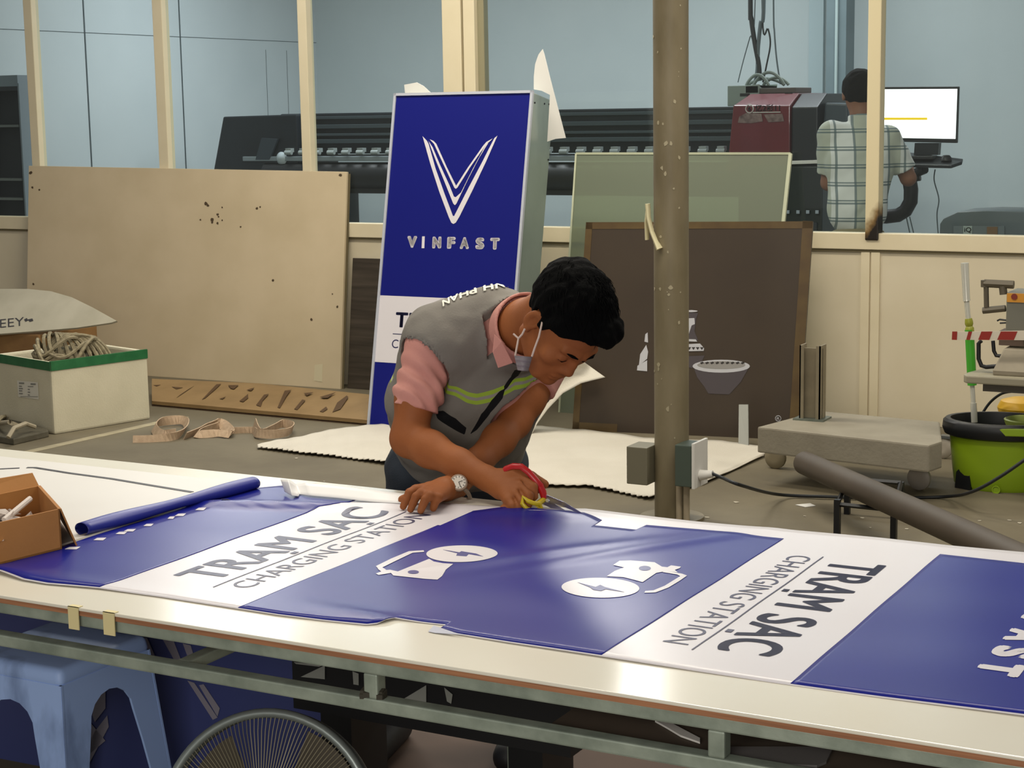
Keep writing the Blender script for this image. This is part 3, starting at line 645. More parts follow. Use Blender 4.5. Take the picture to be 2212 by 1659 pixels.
# white arched board and the carton below it
Q = [(-60, 722), (-60, 626), (0, 624), (60, 624), (110, 629), (155, 642), (200, 664), (252, 693), (240, 697), (165, 708), (80, 715), (0, 721)]
pa = np.array([-7.6, 7.75, .40]); pn_ = nrm([0, -1, 1.1])
def ap(x, y, o=0): return plane_at(x, y, pa+pn_*o, pn_)
t = thing('arched_board', ap(60, 700)*[1, 1, 0]+[0, 0, .3], 'pale arched board with handwriting lying tilted above the styrofoam crate', 'board')
MB().slab([ap(*p) for p in Q], -pn_*.012).build('board', mat('whiteboard_dusty', '#bab39e', .5, col2='#a09983', scale=5, amt=.6), t)
mb = MB(); q0, q1, q2 = ap(-22, 710, .002), ap(52, 703, .002), ap(-22, 692, .002)
put_text(mb, 'KEEY', lambda u, v: q0+(q1-q0)*u+(q2-q0)*v, bold=-.005)
for p in ([(52, 690), (58, 687), (61, 692), (55, 695)], [(60, 690), (70, 688), (72, 693), (64, 695)]): mb.slab([ap(*x, .002) for x in p], pn_*.0004)
mb.build('handwriting', mat('marker', '#39373a', .6), t)
cp0 = ap(20, 735)
tag(MB().box((-8.35, 7.74, 0), (float(ay(84, 735, 7.74)[0]), 8.25, .37)).build('carton_box', M_CARD, bevel=.01), 'brown carton on the floor behind the styrofoam crate', 'box')
tag(MB().slab([ay(-20, 760, 7.6), ay(-20, 728, 7.6), ay(40, 720, 7.6), ay(60, 721, 7.6), ay(82, 741, 7.6), ay(60, 765, 7.6)], (0, .02, 0)).build('carton_flap', mat('flap_tan', '#9c7c47', .8)), 'torn tan cardboard piece peeking over the rear left of the crate', 'cardboard') if False else None

# metal clamp on the floor, left edge
t = thing('clamp_tool', az(45, 945, 0), 'grey metal clamp tool lying before the styrofoam crate', 'tool')
B_ = lambda x, y, z=0: az(x, y, z)
MB().slab([B_(-40, 950), B_(30, 962), B_(106, 944), B_(98, 938), B_(58, 927), B_(-40, 906)], (0, 0, .035)).build('base_plate', mat('tool_grey', '#6a6556', .5, metal=.4, col2='#4b4639', scale=20, amt=.6), t, bevel=.006)
MB().tube([B_(18, 945, .05), B_(30, 925, .09), B_(55, 915, .09), B_(75, 922, .06)], .012, n=8).tube([B_(-10, 915, .05), B_(20, 912, .10), B_(40, 920, .06)], .012, n=8).build('bail', mat('tool_light', '#9b9079', .5), t, smooth=True)
mb = MB()
mb.tube([B_(-20+s*8, 905+6*math.sin(s*1.3), .06+.03*math.sin(s)) for s in range(6)], .012, n=6)
tag(mb.build('rope_end', mat('rope2', '#8c8268', .9, bump=.3), smooth=True), 'short frayed rope end lying on the clamp tool', 'rope')

# webbing straps on the floor
M_WEB = mat('webbing', '#b89f83', .85, col2='#967d61', scale=30, amt=.6, bump=.3, bscale=200)
def web(name, pts, w, label, tilt=(0, 0, 1)):
    P = [az(x, y, z) for x, y, z in pts]; out = []
    for i in range(len(P)-1):
        a, b, c_, d_ = P[max(i-1, 0)], P[i], P[i+1], P[min(i+2, len(P)-1)]
        for s in np.linspace(0, 1, 6)[:-1]: out.append(.5*((2*b)+(-a+c_)*s+(2*a-5*b+4*c_-d_)*s*s+(-a+3*b-3*c_+d_)*s**3))
    out.append(P[-1]); o = MB().strip(out, tilt, w, .004).build(name, M_WEB); tag(o, label, 'strap', 'webbing straps on the floor'); return o
web('webbing_strap', [(287, 951, .012), (330, 950, .012), (375, 944, .018), (398, 930, .03), (402, 912, .03), (385, 907, .03), (345, 912, .03), (333, 925, .03), (350, 938, .03), (380, 936, .03)], .05, 'beige webbing strap looped on the floor nearest the crate', (.25, .5, .8))
web('webbing_strap', [(400, 942, .02), (430, 930, .02), (450, 920, .03), (475, 912, .03), (495, 925, .02), (498, 938, .02), (470, 936, .02), (425, 938, .02), (455, 925, .03), (480, 920, .03), (500, 938, .02)], .045, 'crumpled beige webbing strap, the middle one of the floor straps', (.2, .7, .6))
web('webbing_strap', [(502, 932, .012), (545, 931, .012), (556, 936, .03), (590, 938, .03), (625, 932, .03), (632, 920, .03), (610, 915, .03), (590, 925, .03), (562, 935, .03), (550, 912, .03)], .045, 'pale webbing strap ending in an open loop beside the flattened carton', (.2, .2, .9))

# dark picture board with porcelain still life
BL, TL, TR, BR = np.array([-3.985, 8.0, 0]), np.array([-3.985, 8.111, 1.071]), np.array([-2.845, 8.326, 1.08]), np.array([-2.845, 8.20, 0])
n_ = nrm(np.cross(BR-BL, TL-BL)); n_ = n_ if n_[1] < 0 else -n_
def pb(x, y, o=.0015): return plane_at(x, y, BL+n_*o, n_)
BLp, BRp, TRp, TLp = pb(1236, 932, 0), pb(1724, 957, 0), pb(1756, 478, 0), pb(1266, 480, 0)
t = thing('picture_board', (BLp+BRp)/2, 'dark brown board with a printed vase and bowl leaning behind the pillar', 'board')
MB().slab([BLp, BRp, TRp, TLp], -n_*.03).build('panel', mat('board_brown', '#3c3022', .45, col2='#33281d', scale=3, amt=.6), t, bevel=.003)
M_TAPE = mat('packing_tape', '#4e3b1f', .4, col2='#635029', scale=9, amt=.7)
def inset(a, b, c_, d_, w):
    pass
mb = MB(); ctr = (BLp+BRp+TRp+TLp)/4
for a, b, w in ((TLp, TRp, .035), (TRp, BRp, .05), (BLp, TLp, .035)):
    inn = nrm(ctr-(a+b)/2); d = nrm(b-a); inn = nrm(inn-d*(inn@d)); mb.slab([a+n_*.001, b+n_*.001, b+inn*w+n_*.001, a+inn*w+n_*.001], n_*.0008)
a = BLp; d = nrm(BRp-BLp); u_ = nrm(TLp-BLp); mb.slab([a+n_*.001, a+d*.24+n_*.001, a+d*.24+u_*.05+n_*.001, a+u_*.05+n_*.001], n_*.0008)
mb.build('tape_border', M_TAPE, t)
def E(cx, cy, rx, ry, n=28, o=.0015): return [pb(cx+rx*math.cos(a), cy+ry*math.sin(a), o) for a in np.linspace(0, 6.283, n+1)[:-1]]
M_PW = mat('print_porcelain', '#b9b9bd', .45); M_PG = mat('print_shade', '#474043', .5); M_PD = mat('print_dark', '#2a2523', .5)
mb = MB()
mb.slab([pb(x, y) for x, y in ((1497, 790), (1506, 815), (1522, 836), (1530, 850), (1575, 852), (1600, 825), (1617, 795), (1560, 805))], n_*.0004)
mb.slab([pb(x, y) for x, y in ((1475, 770), (1522, 768), (1512, 790), (1495, 795), (1470, 790))], n_*.0004)
mb.slab([pb(x, y) for x, y in ((1478, 688), (1484, 720), (1473, 735), (1508, 735), (1500, 715), (1504, 688), (1508, 676), (1475, 676))], n_*.0004)
mb.build('printed_shading', M_PG, t)
mb = MB()
mb.slab(E(1558, 791, 62, 14, o=.0022), n_*.0004)
mb.slab(E(1491, 672, 16, 2.2, o=.0022), n_*.0004)
mb.slab([pb(x, y, .0022) for x, y in ((1481, 688), (1500, 687), (1501, 700), (1494, 703), (1486, 728), (1480, 728), (1486, 702), (1480, 698))], n_*.0004)
mb.slab([pb(x, y, .0022) for x, y in ((1472, 732), (1503, 733), (1506, 738), (1472, 737))], n_*.0004)
mb.slab([pb(x, y, .0022) for x, y in ((1472, 744), (1512, 742), (1521, 752), (1520, 758), (1472, 759))], n_*.0004)
for q in ([(1394, 722), (1399, 718), (1400, 740), (1392, 738)], [(1383, 765), (1396, 745), (1400, 760), (1398, 775), (1380, 790)], [(1377, 790), (1398, 778), (1398, 802), (1376, 800)]): mb.slab([pb(*p, .0022) for p in q], n_*.0004)
mb.build('printed_porcelain', M_PW, t)
mb = MB(); mb.slab([p for p in E(1558, 788.5, 52, 8.5, o=.003)], n_*.0004); mb.build('printed_bowl_inside', mat('bowl_in', '#8d8a86', .5), t)
mb = MB()
for k in range(9): mb.slab([pb(x, y, .0036) for x, y in ((1512+k*11, 783.5), (1518+k*11, 781), (1521+k*11, 784), (1515+k*11, 787))], n_*.0003)
for k in range(5): mb.slab([pb(x, y, .003) for x, y in ((1476+k*9, 750), (1480+k*9, 756), (1484+k*9, 750))], n_*.0003)
mb.build('printed_pattern', M_PD, t)
mb = MB(); rr = [pb(1681+6*math.cos(a), 904+6*math.sin(a), .002) for a in np.linspace(0, 6.28, 17)[:-1]]; mb.tube(rr, .0015, n=4, closed=True)
q0, q1, q2 = pb(1678, 907, .002), pb(1684, 907, .002), pb(1678, 901, .002); put_text(mb, 'R', lambda u, v: q0+(q1-q0)*u+(q2-q0)*v)
mb.build('printed_symbol', M_PW, t)
# frosted acrylic sheet behind
g0 = np.array([-4.4, 8.45, 0]); g1 = ay(1245, 332, 8.79); gn = nrm(np.cross([1, 0, 0], g1-g0)); gn = gn if gn[1] < 0 else -gn
def pg(x, y, o=0): return plane_at(x, y, g0+gn*o, gn)
def extend(px0, py0, px1, py1):  # bottom end of an edge on the floor
    a, b = pg(px0, py0), pg(px1, py1); s = a[2]/(a[2]-b[2]); return a+(b-a)*s
bl_, br_ = extend(1245, 332, 1232, 530), extend(1708, 332, 1693, 475)
t = thing('acrylic_sheet', (bl_+br_)/2, 'frosted translucent green sheet leaning behind the dark picture board', 'sheet')
MB().slab([bl_, br_, pg(1708, 332), pg(1245, 332)], -gn*.006).build('sheet', glassy('frosted', '#bcc4a8', .38, .04, .3, '#9ca38f'), t)
mb = MB(); a, b = pg(1708, 332), br_; d = nrm(b-a); mb.obox((a+b)/2, d, (1, 0, 0), gn, np.linalg.norm(b-a), .018, .016); a, b = pg(1245, 332), bl_; mb.obox((a+b)/2, nrm(b-a), (1, 0, 0), gn, np.linalg.norm(b-a), .01, .012); a, b = pg(1245, 332), pg(1708, 332); mb.obox((a+b)/2, nrm(b-a), (0, 0, 1), gn, np.linalg.norm(b-a), .012, .01)
mb.build('edge_strip', mat('edge_pale', '#b5b89c', .4), t)
# narrow steel offcut
a, b = ay(1595, 958, 7.9), ay(1617, 958, 7.9); tp = ay(1596, 874, 8.05); 
tag(MB().slab([(a[0], 7.90, 0), (b[0], 7.90, 0), tuple(ay(1616, 874, 8.04)), tuple(ay(1596, 874, 8.04))], (0, .008, 0)).build('steel_offcut', mat('offcut', '#7a7a72', .5, metal=.3)), 'narrow grey steel offcut standing before the dark picture board', 'metal strip')

# ------------------------------------------------------------------ foam sheets on the floor
M_SHEET = mat('foam_sheet', '#c4bdae', .8, col2='#b4ac9c', scale=4, amt=.4, bump=.5, bscale=160)
def floor_sheet(name, back, front, label, wav=.005, zig=0.):
    Bk = [az(x, y, .004) for x, y in back]; Fr = [az(x, y, .004) for x, y in front]
    def samp(L, u):
        s = u*(len(L)-1); i = min(int(s), len(L)-2); return L[i]*(1-s+i)+L[i+1]*(s-i)
    def fn(u, v):
        p = samp(Bk, u)*(1-v)+samp(Fr, u)*v
        z = .012+wav*(1+math.sin(u*17+v*5)*math.cos(v*7+u*3))+.0012*math.sin(u*60)
        zz = zig*math.sin(u*190)*(v if v > .96 else 0)
        return (p[0], p[1]-zz, z)
    o = MB().grid(fn, 160, 24, (0, 0, .004)).build(name, M_SHEET, smooth='all'); return tag(o, label, 'foam sheet', 'foam sheets on the floor')
floor_sheet('foam_sheet', [(556, 966), (640, 948), (730, 930), (830, 920), (900, 925)], [(557, 969), (640, 980), (740, 990), (830, 1003), (905, 1003)], 'pointed white foam sheet on the floor left of the bending worker', zig=.012)
floor_sheet('foam_sheet', [(1060, 935), (1170, 925), (1260, 932), (1390, 950), (1560, 958), (1640, 966), (1652, 985)], [(1060, 1050), (1150, 1052), (1270, 1053), (1340, 1066), (1402, 1080), (1520, 1046), (1650, 987)], 'large white foam sheet on the floor around the foot of the pillar', zig=.01)
# curled upright sheet behind the worker
YB = float(az(1137, 943, .004)[1])
def curl(u, v):
    L = [(1128, 942), (1138, 890), (1150, 850), (1168, 815), (1200, 785), (1252, 776)]
    Rr = [(1146, 943), (1160, 915), (1182, 885), (1215, 850), (1255, 828), (1307, 815)]
    s = v*5; i = min(int(s), 4); s -= i
    l = np.array(L[i])*(1-s)+np.array(L[i+1])*s; r = np.array(Rr[i])*(1-s)+np.array(Rr[i+1])*s; p = l*(1-u)+r*u
    return ay(p[0], p[1], YB+.22*v+.06*math.sin(u*3.1))
tag(MB().grid(curl, 10, 30, (0, -.004, 0)).build('foam_curl', M_SHEET, smooth='all'), 'narrow white foam sheet curling upright just behind the worker\'s face', 'foam sheet')
def under(u, v):
    p = az(1100+230*u, 1049+6*v+3*math.sin(u*3), .01); return (p[0], p[1], .01+.02*math.sin(u*3.14)*(1-v))

# ------------------------------------------------------------------ pillar
PX, PYY, PR = -2.765, 6.39, .0695
t = thing('steel_post', (PX, PYY, 0), 'round grey brown steel post rising through the picture', 'post')
M_POST = mat('weathered_post', '#80755c', .5, col2='#62573e', scale=7, amt=.9, bump=.3, bscale=30, stretch=(1, 1, .35))
MB().lathe([(.13, 0), (.13, .012), (PR, .012), (PR, 3.9), (0, 3.9)], (PX, PYY, 0), n=40).build('shaft', M_POST, t, smooth=True)
mb = MB(); rn = random.Random(5)
for k in range(46):
    a = rn.uniform(-2.6, -.5); z = rn.uniform(.9, 2.7)
    if rn.random() < .3: z = rn.uniform(.3, 1.2)
    s = rn.uniform(.003, .011); c_ = np.array([PX+(PR+.0004)*math.cos(a), PYY+(PR+.0004)*math.sin(a), z]); tt = np.array([-math.sin(a), math.cos(a), 0]); nn = np.array([math.cos(a), math.sin(a), 0])
    mb.slab([c_+tt*s*(.4+.6*rn.random())*math.cos(q)+np.array([0, 0, 1])*s*1.3*(.4+.6*rn.random())*math.sin(q) for q in np.linspace(0, 6.28, 7)[:-1]], nn*.0008)
mb.build('paint_fleck', mat('fleck', '#a59b80', .6), t)
def pbx(name, x0, x1, y0, y1, mats, cover=None, label=None):
    a, b = ay(x0, y1, 6.30), ay(x1, y0, 6.30)
    o = MB().box((a[0], 6.28, a[2]), (b[0], 6.40, b[2])).build(name, mats, t, bevel=.004, label=label); return a, b, o
pbx('socket_box', 1358, 1402, 966, 1043, mat('box_grey_dark', '#6f6a58', .5))
a, b, o = pbx('socket_box', 1462, 1500, 962, 1048, mat('box_green', '#475249', .45), label='dark green socket box')
MB().box((b[0], 6.27, a[2]-.004), (b[0]+.012, 6.41, b[2]+.012)).build('cover_plate', M_WHITE, o, bevel=.002)
SKX = b[0]+.012
for px in (1467, 1483):
    q = ay(px, 1048, 6.33); MB().tube([(q[0], 6.33, q[2]+.02), (q[0], 6.33, .0)], .013, n=12).build('conduit', mat('conduit_beige', '#a0927a', .5), t, smooth=True)
# masking strip tied on the post
mt = mat('masking_cream', '#d6cda6', .6, col2='#c2b88f', scale=20, amt=.4)
pk = lambda x, y, d=0: ay(x, y, PYY-PR-.012-d)
t = thing('cloth_strip', pk(1415, 540), 'cream cloth strip tied on the steel post', 'cloth strip')
MB().tube([pk(1399, 440), pk(1401, 470), pk(1408, 500), pk(1417, 522), pk(1425, 538)], [.017, .015, .015, .016, .023], n=8, flat=(1, .5)).build('front_strip', mt, t, smooth=True)
MB().tube([pk(1400, 445, -.01), pk(1397, 480, -.015), pk(1398, 518, -.015)], .016, n=8, flat=(1, .4)).build('rear_strip', mt, t, smooth=True)
# plug and cable
t = tag(MB().tube([(SKX, 6.33, float(ay(1510, 1026, 6.33)[2])), ay(1540, 1024, 6.33)], [.022, .014], n=12).build('white_plug', M_WHITE, smooth=True), 'white plug in the socket box on the post', 'plug')
cable('power_cable', [ay(1538, 1023, 6.33), ay(1560, 1032, 6.3), ay(1600, 1048, 6.2), az(1680, 1068, .03), az(1790, 1073, .012), az(1900, 1076, .012), az(2040, 1073, .012), ay(2100, 1062, 6.95), ay(2160, 1030, 6.9), ay(2225, 985, 6.9)], .007, M_CAB, 'black power cable running from the post across the floor to the right')

# ------------------------------------------------------------------ platform trolley
t = thing('platform_trolley', az(1850, 1000, 0), 'low concrete grey platform trolley on casters by the right wall', 'trolley')
F_L, F_R, F_R2, B_R, B_L = az(1636, 922, .26), az(2007, 962, .26), az(2035, 953, .26), az(2030, 911, .26), az(1768, 887, .26)
MB().slab([F_L, F_R, F_R2, B_R, B_L], (0, 0, -.115)).build('deck', mat('deck_grey', '#8b8473', .75, col2='#7a7262', scale=7, amt=.6, bump=.3), t, bevel=.008)
def caster(c, name_m):
    c = np.array(c); d = nrm(F_R-F_L)
    w_ = MB().lathe([(0, -.014), (.02, -.016), (.045, -.014), (.052, -.008), (.052, .008), (.045, .014), (.02, .016), (0, .014)], c+[0, 0, .052], np.cross(d, [0, 0, 1]), n=24).build('caster', name_m, t, smooth=True)
    MB().obox(c+[.02, 0, .105], d, np.cross(d, [0, 0, 1]), (0, 0, 1), .06, .045, .012).obox(c+[.01, .024, .075], d, np.cross(d, [0, 0, 1]), (0, 0, 1), .04, .004, .07).build('fork', M_GREYM, w_)
M_WH = mat('caster_white', '#a59c8e', .45)
caster(az(1675, 1012, 0), mat('caster_old', '#7d7259', .6)); caster(az(1985, 1058, 0), M_WH)
for p in (az(1790, 960, 0), az(2035, 990, 0)): caster(p, M_WH)
# steel stub post on the deck
b0 = az(1753, 906, .26); zt_ = float(ay(1753, 745, b0[1])[2])
t = thing('steel_stub', b0, 'short steel channel stub standing upright on the trolley', 'steel post')
MB().box((b0[0]-.07, b0[1]-.05, .26), (b0[0]+.07, b0[1]+.07, .268)).build('foot_plate', M_STEEL, t)
mm = mat('stub_steel', '#8a7f68', .55, metal=.2, col2='#6f6550', scale=12, amt=.6)
mb = MB(); w = .048
mb.box((b0[0]-w, b0[1]-.03, .268), (b0[0]-w+.006, b0[1]+.05, zt_)).box((b0[0]+w-.006, b0[1]-.03, .268), (b0[0]+w, b0[1]+.05, zt_)).box((b0[0]-w, b0[1]+.0, .268), (b0[0]+w, b0[1]+.006, zt_-.015))
mb.box((b0[0]-w, b0[1]-.03, .268), (b0[0]-w+.02, b0[1]-.025, zt_)).box((b0[0]+w-.02, b0[1]-.03, .268), (b0[0]+w, b0[1]-.025, zt_)); mb.build('channel', mm, t)
# brown tube resting on a little trestle
P0, P1 = az(1738, 1000, .17), az(2250, 1229, .27)
t = tag(MB().tube([P0, P1], .049, n=28).build('cardboard_tube', mat('tube_brown', '#463b2d', .6, col2='#3a3025', scale=10, amt=.5), smooth=True), 'thick dark brown tube slanting from the trolley to the lower right', 'tube')
t = thing('metal_trestle', az(1870, 1165, 0), 'small black metal stand carrying the brown tube', 'stand')
g = [(1808, 1170), (1930, 1184), (1945, 1120), (1830, 1110)]
tops = [1062, 1108, 1040, 1050]
for (x, y), zt_ in zip(g, (.165, .15, .15, .15)):
    p = az(x, y, 0); MB().box((p[0]-.011, p[1]-.011, 0), (p[0]+.011, p[1]+.011, zt_)).build('leg', M_BLACK, t)
G = [az(x, y, 0) for x, y in g]
mb = MB()
for i, z in ((0, .146), (1, .146), (2, .146), (3, .146)):
    a, b = G[i]+[0, 0, z], G[(i+1) % 4]+[0, 0, z]; mb.tube([a, b], .009, n=4)
mb.build('cross_bar', M_BLACK, t)
tag(MB().slab([az(x, y, .001) for x, y in ((1718, 1091), (1750, 1088), (1762, 1093), (1740, 1096))], (0, 0, .002)).build('paper_chip', M_WHITE), 'small white paper chip on the floor before the black metal stand', 'paper')

# ------------------------------------------------------------------ mop bucket
bc = az(2155, 1052, 0); bc[2] = 0
bc = az(2160, 1050, 0)
t = thing('mop_bucket', bc, 'lime green mop bucket with a black rim at the right edge', 'bucket')
XD = nrm([1, .15, 0])
M_LIME = mat('lime_plastic', '#85a01c', .35, col2='#7b9616', scale=3, amt=.4)
MB().lathe([(.0, 0), (.185, 0), (.195, .015), (.205, .09), (.217, .215), (.221, .238), (.207, .238), (.19, .05), (0, .045)], bc, n=48, sy=.72, xdir=XD).build('tub', M_LIME, t, smooth=True)
MB().lathe([(.222, .225), (.240, .232), (.250, .258), (.247, .288), (.236, .298), (.216, .298), (.211, .275), (.209, .225)], bc, n=48, sy=.74, xdir=XD).build('rim', M_BLACK, t, smooth=True)
MB().lathe([(.068, .22), (.095, .288), (.099, .302), (.092, .306), (.086, .296), (.06, .23)], bc+[.11, -.0, 0], n=32).build('wringer', mat('lime_wringer', '#8f9c4a', .4), t, smooth=True)
fy = lambda x, y: plane_at(x, y, bc+np.array([0, -.172, 0]), nrm([.12, -1, 0]))
MB().slab([fy(2147, 925), fy(2222, 926), fy(2222, 943), fy(2147, 941)], (0, -.012, 0)).build('handle_grip', M_LIME, t, bevel=.004)
f2 = lambda x, y: plane_at(x, y, bc+np.array([-.1, -.125, 0]), nrm([-.45, -1, .1]))
MB().slab([f2(2066, 1062), f2(2070, 1018), f2(2076, 1012), f2(2094, 1013), f2(2099, 1022), f2(2100, 1066)], (-.006, -.012, 0)).build('foot_recess', M_BLACK, t)
f3 = lambda x, y: plane_at(x, y, bc+np.array([.02, -.148, 0]), nrm([.05, -1, .05]))
MB().lathe([(0, 0), (.018, 0), (.018, .006), (.014, .006), (.013, .002), (0, .002)], f3(2152, 1058), (0, -1, .05), n=20).build('drain_plug', M_LIME, t)
# mop
t = thing('floor_mop', az(2104, 905, .05), 'silver and green telescopic mop handle standing in the lime bucket', 'mop')
ym = bc[1]+.07; ml = lambda x, y: ay(x, y, ym+ (905-y)/337*.0)
CHR = mat('chrome', '#cfcdc0', .25, metal=.35)
MB().tube([ml(2105, 912), ml(2103, 870)], .014, n=16).build('lower_sleeve', CHR, t, smooth=True)
MB().tube([ml(2103, 872), ml(2100, 828)], .0105, n=16).build('lower_pole', CHR, t, smooth=True)
MB().tube([ml(2100, 832), ml(2094, 712)], .020, n=16).build('green_grip', mat('grip_green', '#3f9a28', .35), t, smooth=True)
MB().tube([ml(2095, 716), ml(2094.4, 709), ml(2094, 705), ml(2093.5, 700), ml(2093, 695), ml(2092, 688)], [.019, .019, .014, .018, .018, .015], n=16).build('collar', mat('collar_olive', '#8c8e2c', .4), t, smooth=True)
MB().tube([ml(2092, 690), ml(2088, 648)], .0115, n=16).build('upper_pole', CHR, t, smooth=True)
MB().tube([ml(2088.5, 650), ml(2088, 645), ml(2084, 568)], [.0165, .0155, .0175], n=16).build('upper_sleeve', CHR, t, smooth=True)

# ------------------------------------------------------------------ bench saw on its table (right edge)
TY = bc[1]-.29
t = thing('bench_saw', (ay(2200, 820, TY)[0], TY, 0), 'grey bench saw with black clamp handles on a stand at the right edge', 'saw')
tl_ = ay(2080, 826, TY); z1 = float(ay(2100, 812, TY)[2]); z0 = float(ay(2100, 829, TY)[2])
xr_ = tl_[0]+.62
M_CAST = mat('cast_grey', '#8c8370', .5, metal=.3, col2='#746c5c', scale=12, amt=.5)
MB().slab([(tl_[0]+.012, TY, z0), (xr_, TY, z0), (xr_, TY+.33, z0), (tl_[0]+.05, TY+.33, z0), (tl_[0]-.005, TY+.1, z0), (tl_[0]-.005, TY+.03, z0)], (0, 0, z1-z0)).build('table_plate', mat('plate_grey2', '#8f8873', .5), t, bevel=.006)
MB().box((float(ay(2118, 838, TY)[0]), TY+.04, z0-.035), (xr_, TY+.30, z0)).box((xr_-.25, TY+.30, z0-.035), (xr_-.05, TY+.62, z0)).build('under_frame', mat('uf_dark', '#514a3e', .5), t)
c0 = float(ay(2150, 810, TY+.1)[0])
z2 = float(ay(2170, 752, TY+.1)[2])
MB().add([(c0, TY+.05, z1), (c0+.17, TY+.05, z1), (c0+.17, TY+.24, z1), (c0, TY+.24, z1), (c0, TY+.05, z1+.02), (c0+.17, TY+.05, z1+.02), (c0+.17, TY+.24, z1+.02), (c0, TY+.24, z1+.02), (c0+.035, TY+.09, z2), (c0+.12, TY+.09, z2), (c0+.12, TY+.2, z2), (c0+.035, TY+.2, z2)],
         [(3, 2, 1, 0), (0, 1, 5, 4), (1, 2, 6, 5), (2, 3, 7, 6), (3, 0, 4, 7), (4, 5, 9, 8), (5, 6, 10, 9), (6, 7, 11, 10), (7, 4, 8, 11), (8, 9, 10, 11)]).build('pivot_base', M_CAST, t, bevel=.006)
MB().lathe([(0, -.012), (.12, -.012), (.13, 0), (.12, .012), (0, .012)], (c0+.28, TY+.16, z1+.06), (.1, .2, 1), n=36).build('turntable', M_CAST, t, smooth=True)
x0, zq0, zq1 = float(ay(2172, 700, TY+.1)[0]), float(ay(2172, 722, TY+.1)[2]), float(ay(2172, 631, TY+.1)[2])
hd = MB().box((x0, TY+.1, zq0), (x0+.24, TY+.28, zq1)).build('motor_head', mat('head_grey', '#767468', .45, metal=.2), t, bevel=.008)
mb = MB().box((x0+.004, TY+.094, float(ay(2172, 652, TY+.1)[2])), (x0+.2, TY+.0995, zq1-.004)); lab = mb.build('warning_label', mat('label_orange', '#c98a2b', .5), hd)
lc = ay(2191, 641, TY+.09); mb = MB().lathe([(.009, 0), (.013, 0), (.013, .001), (.009, .001)], lc, (0, -1, 0), n=14); mb.obox(lc, (1, 0, 1), (0, 1, 0), (-1, 0, 1), .012, .001, .004); mb.build('label_symbol', mat('sym_red', '#7a2c1c', .5), lab)
MB().box((x0-.03, TY+.12, zq0-.05), (x0+.07, TY+.22, zq0+.01)).build('neck', mat('neck_brown', '#5c4a3c', .6), t)
M_ARM = mat('arm_olive', '#5d5546', .5, metal=.2)
A_ = lambda x, y: ay(x, y, TY+.12)
MB().tube([A_(2126, 612), A_(2190, 615)], .017, n=8).tube([A_(2130, 612), A_(2131, 664)], .011, n=8).tube([A_(2123, 671), A_(2172, 666)], .014, n=8).cyl(A_(2166, 618), A_(2168, 636), .016).cyl(A_(2126, 605), A_(2126, 620), .014).build('clamp_arm', M_ARM, t, smooth=True)
MB().tube([A_(2154, 693), A_(2160, 690), A_(2175, 692), A_(2176, 697), A_(2160, 698)], .004, n=6).build('trigger', M_BLACK, t)
MB().tube([A_(2120, 736), A_(2114, 742), A_(2114, 775), A_(2120, 790), A_(2130, 793), A_(2152, 791)], .009, n=10).build('handle', M_BLACK, t, smooth=True)
MB().tube([A_(2145, 736), A_(2147, 758), A_(2152, 768), A_(2162, 769)], .008, n=10).build('handle', M_BLACK, t, smooth=True)
MB().box((xr_-.25, TY+.50, 0), (xr_-.05, TY+.62, z0-.035)).build('pedestal', M_BLACK, t)
MB().box((xr_-.35, TY+.50, 0), (xr_+.05, TY+.62, .02)).build('foot', M_BLACK, t)
MB().lathe([(0, 0), (.1, 0), (.105, .02), (.09, .05), (.05, .062), (0, .065)], ay(2206, 889, TY+.62), n=28).build('motor_cover', mat('cover_yellow', '#c79a1d', .4), t, smooth=True)
cable('saw_cable', [ay(2112, 912, TY+.53), ay(2122, 893, TY+.53), ay(2140, 868, TY+.53), ay(2165, 850, TY+.5), ay(2195, 845, TY+.45)], .006, M_CAB, 'short black cable arching from the bucket up to the saw table')
# red and white barrier tape
a, b = (2057, 717, 734), (2230, 719, 738)
t = thing('barrier_tape', ay(2130, 735, TY-.02), 'red and white striped barrier tape before the saw', 'tape')
tp_ = lambda x, y, o=0: ay(x, y, TY-.02-o)
MB().slab([tp_(2057, 734), tp_(2057, 717), tp_(2225, 714), tp_(2225, 735)], (0, .003, 0)).build('white_tape', mat('tape_white', '#d1c7b4', .5), t)
mb = MB()
for x, w, s in ((2056, 11, 1), (2087, 8, 5), (2113, 24, 7), (2154, 36, 8), (2212, 20, 8)): mb.slab([tp_(x, 734, .001), tp_(x+s, 716, .001), tp_(x+s+w, 716, .001), tp_(x+w, 734.5, .001)], (0, -.0006, 0))
mb.build('red_stripe', mat('tape_red', '#8e2418', .5), t)

# little chips of litter on the floor
mb = MB(); rn = random.Random(21)
for x, y in ((1738, 1115), (1748, 1149), (1880, 1140), (1863, 1119), (2000, 1128), (2116, 1125), (2180, 1124), (2203, 1130), (1958, 1143), (1702, 1072), (1590, 1085), (1527, 1118), (1470, 1100), (700, 1040), (845, 1018), (640, 990)):
    c_ = az(x, y, .001); s = rn.uniform(.006, .014); mb.slab([c_+[s*math.cos(a)*(.6+.5*rn.random()), s*math.sin(a)*(.5+.5*rn.random()), 0] for a in np.linspace(0, 6.28, 6)[:-1]], (0, 0, .0015))
tag(mb.build('litter', mat('litter_pale', '#b3ab98', .8)), 'tiny pale chips scattered over the concrete floor', 'litter', kind='stuff')
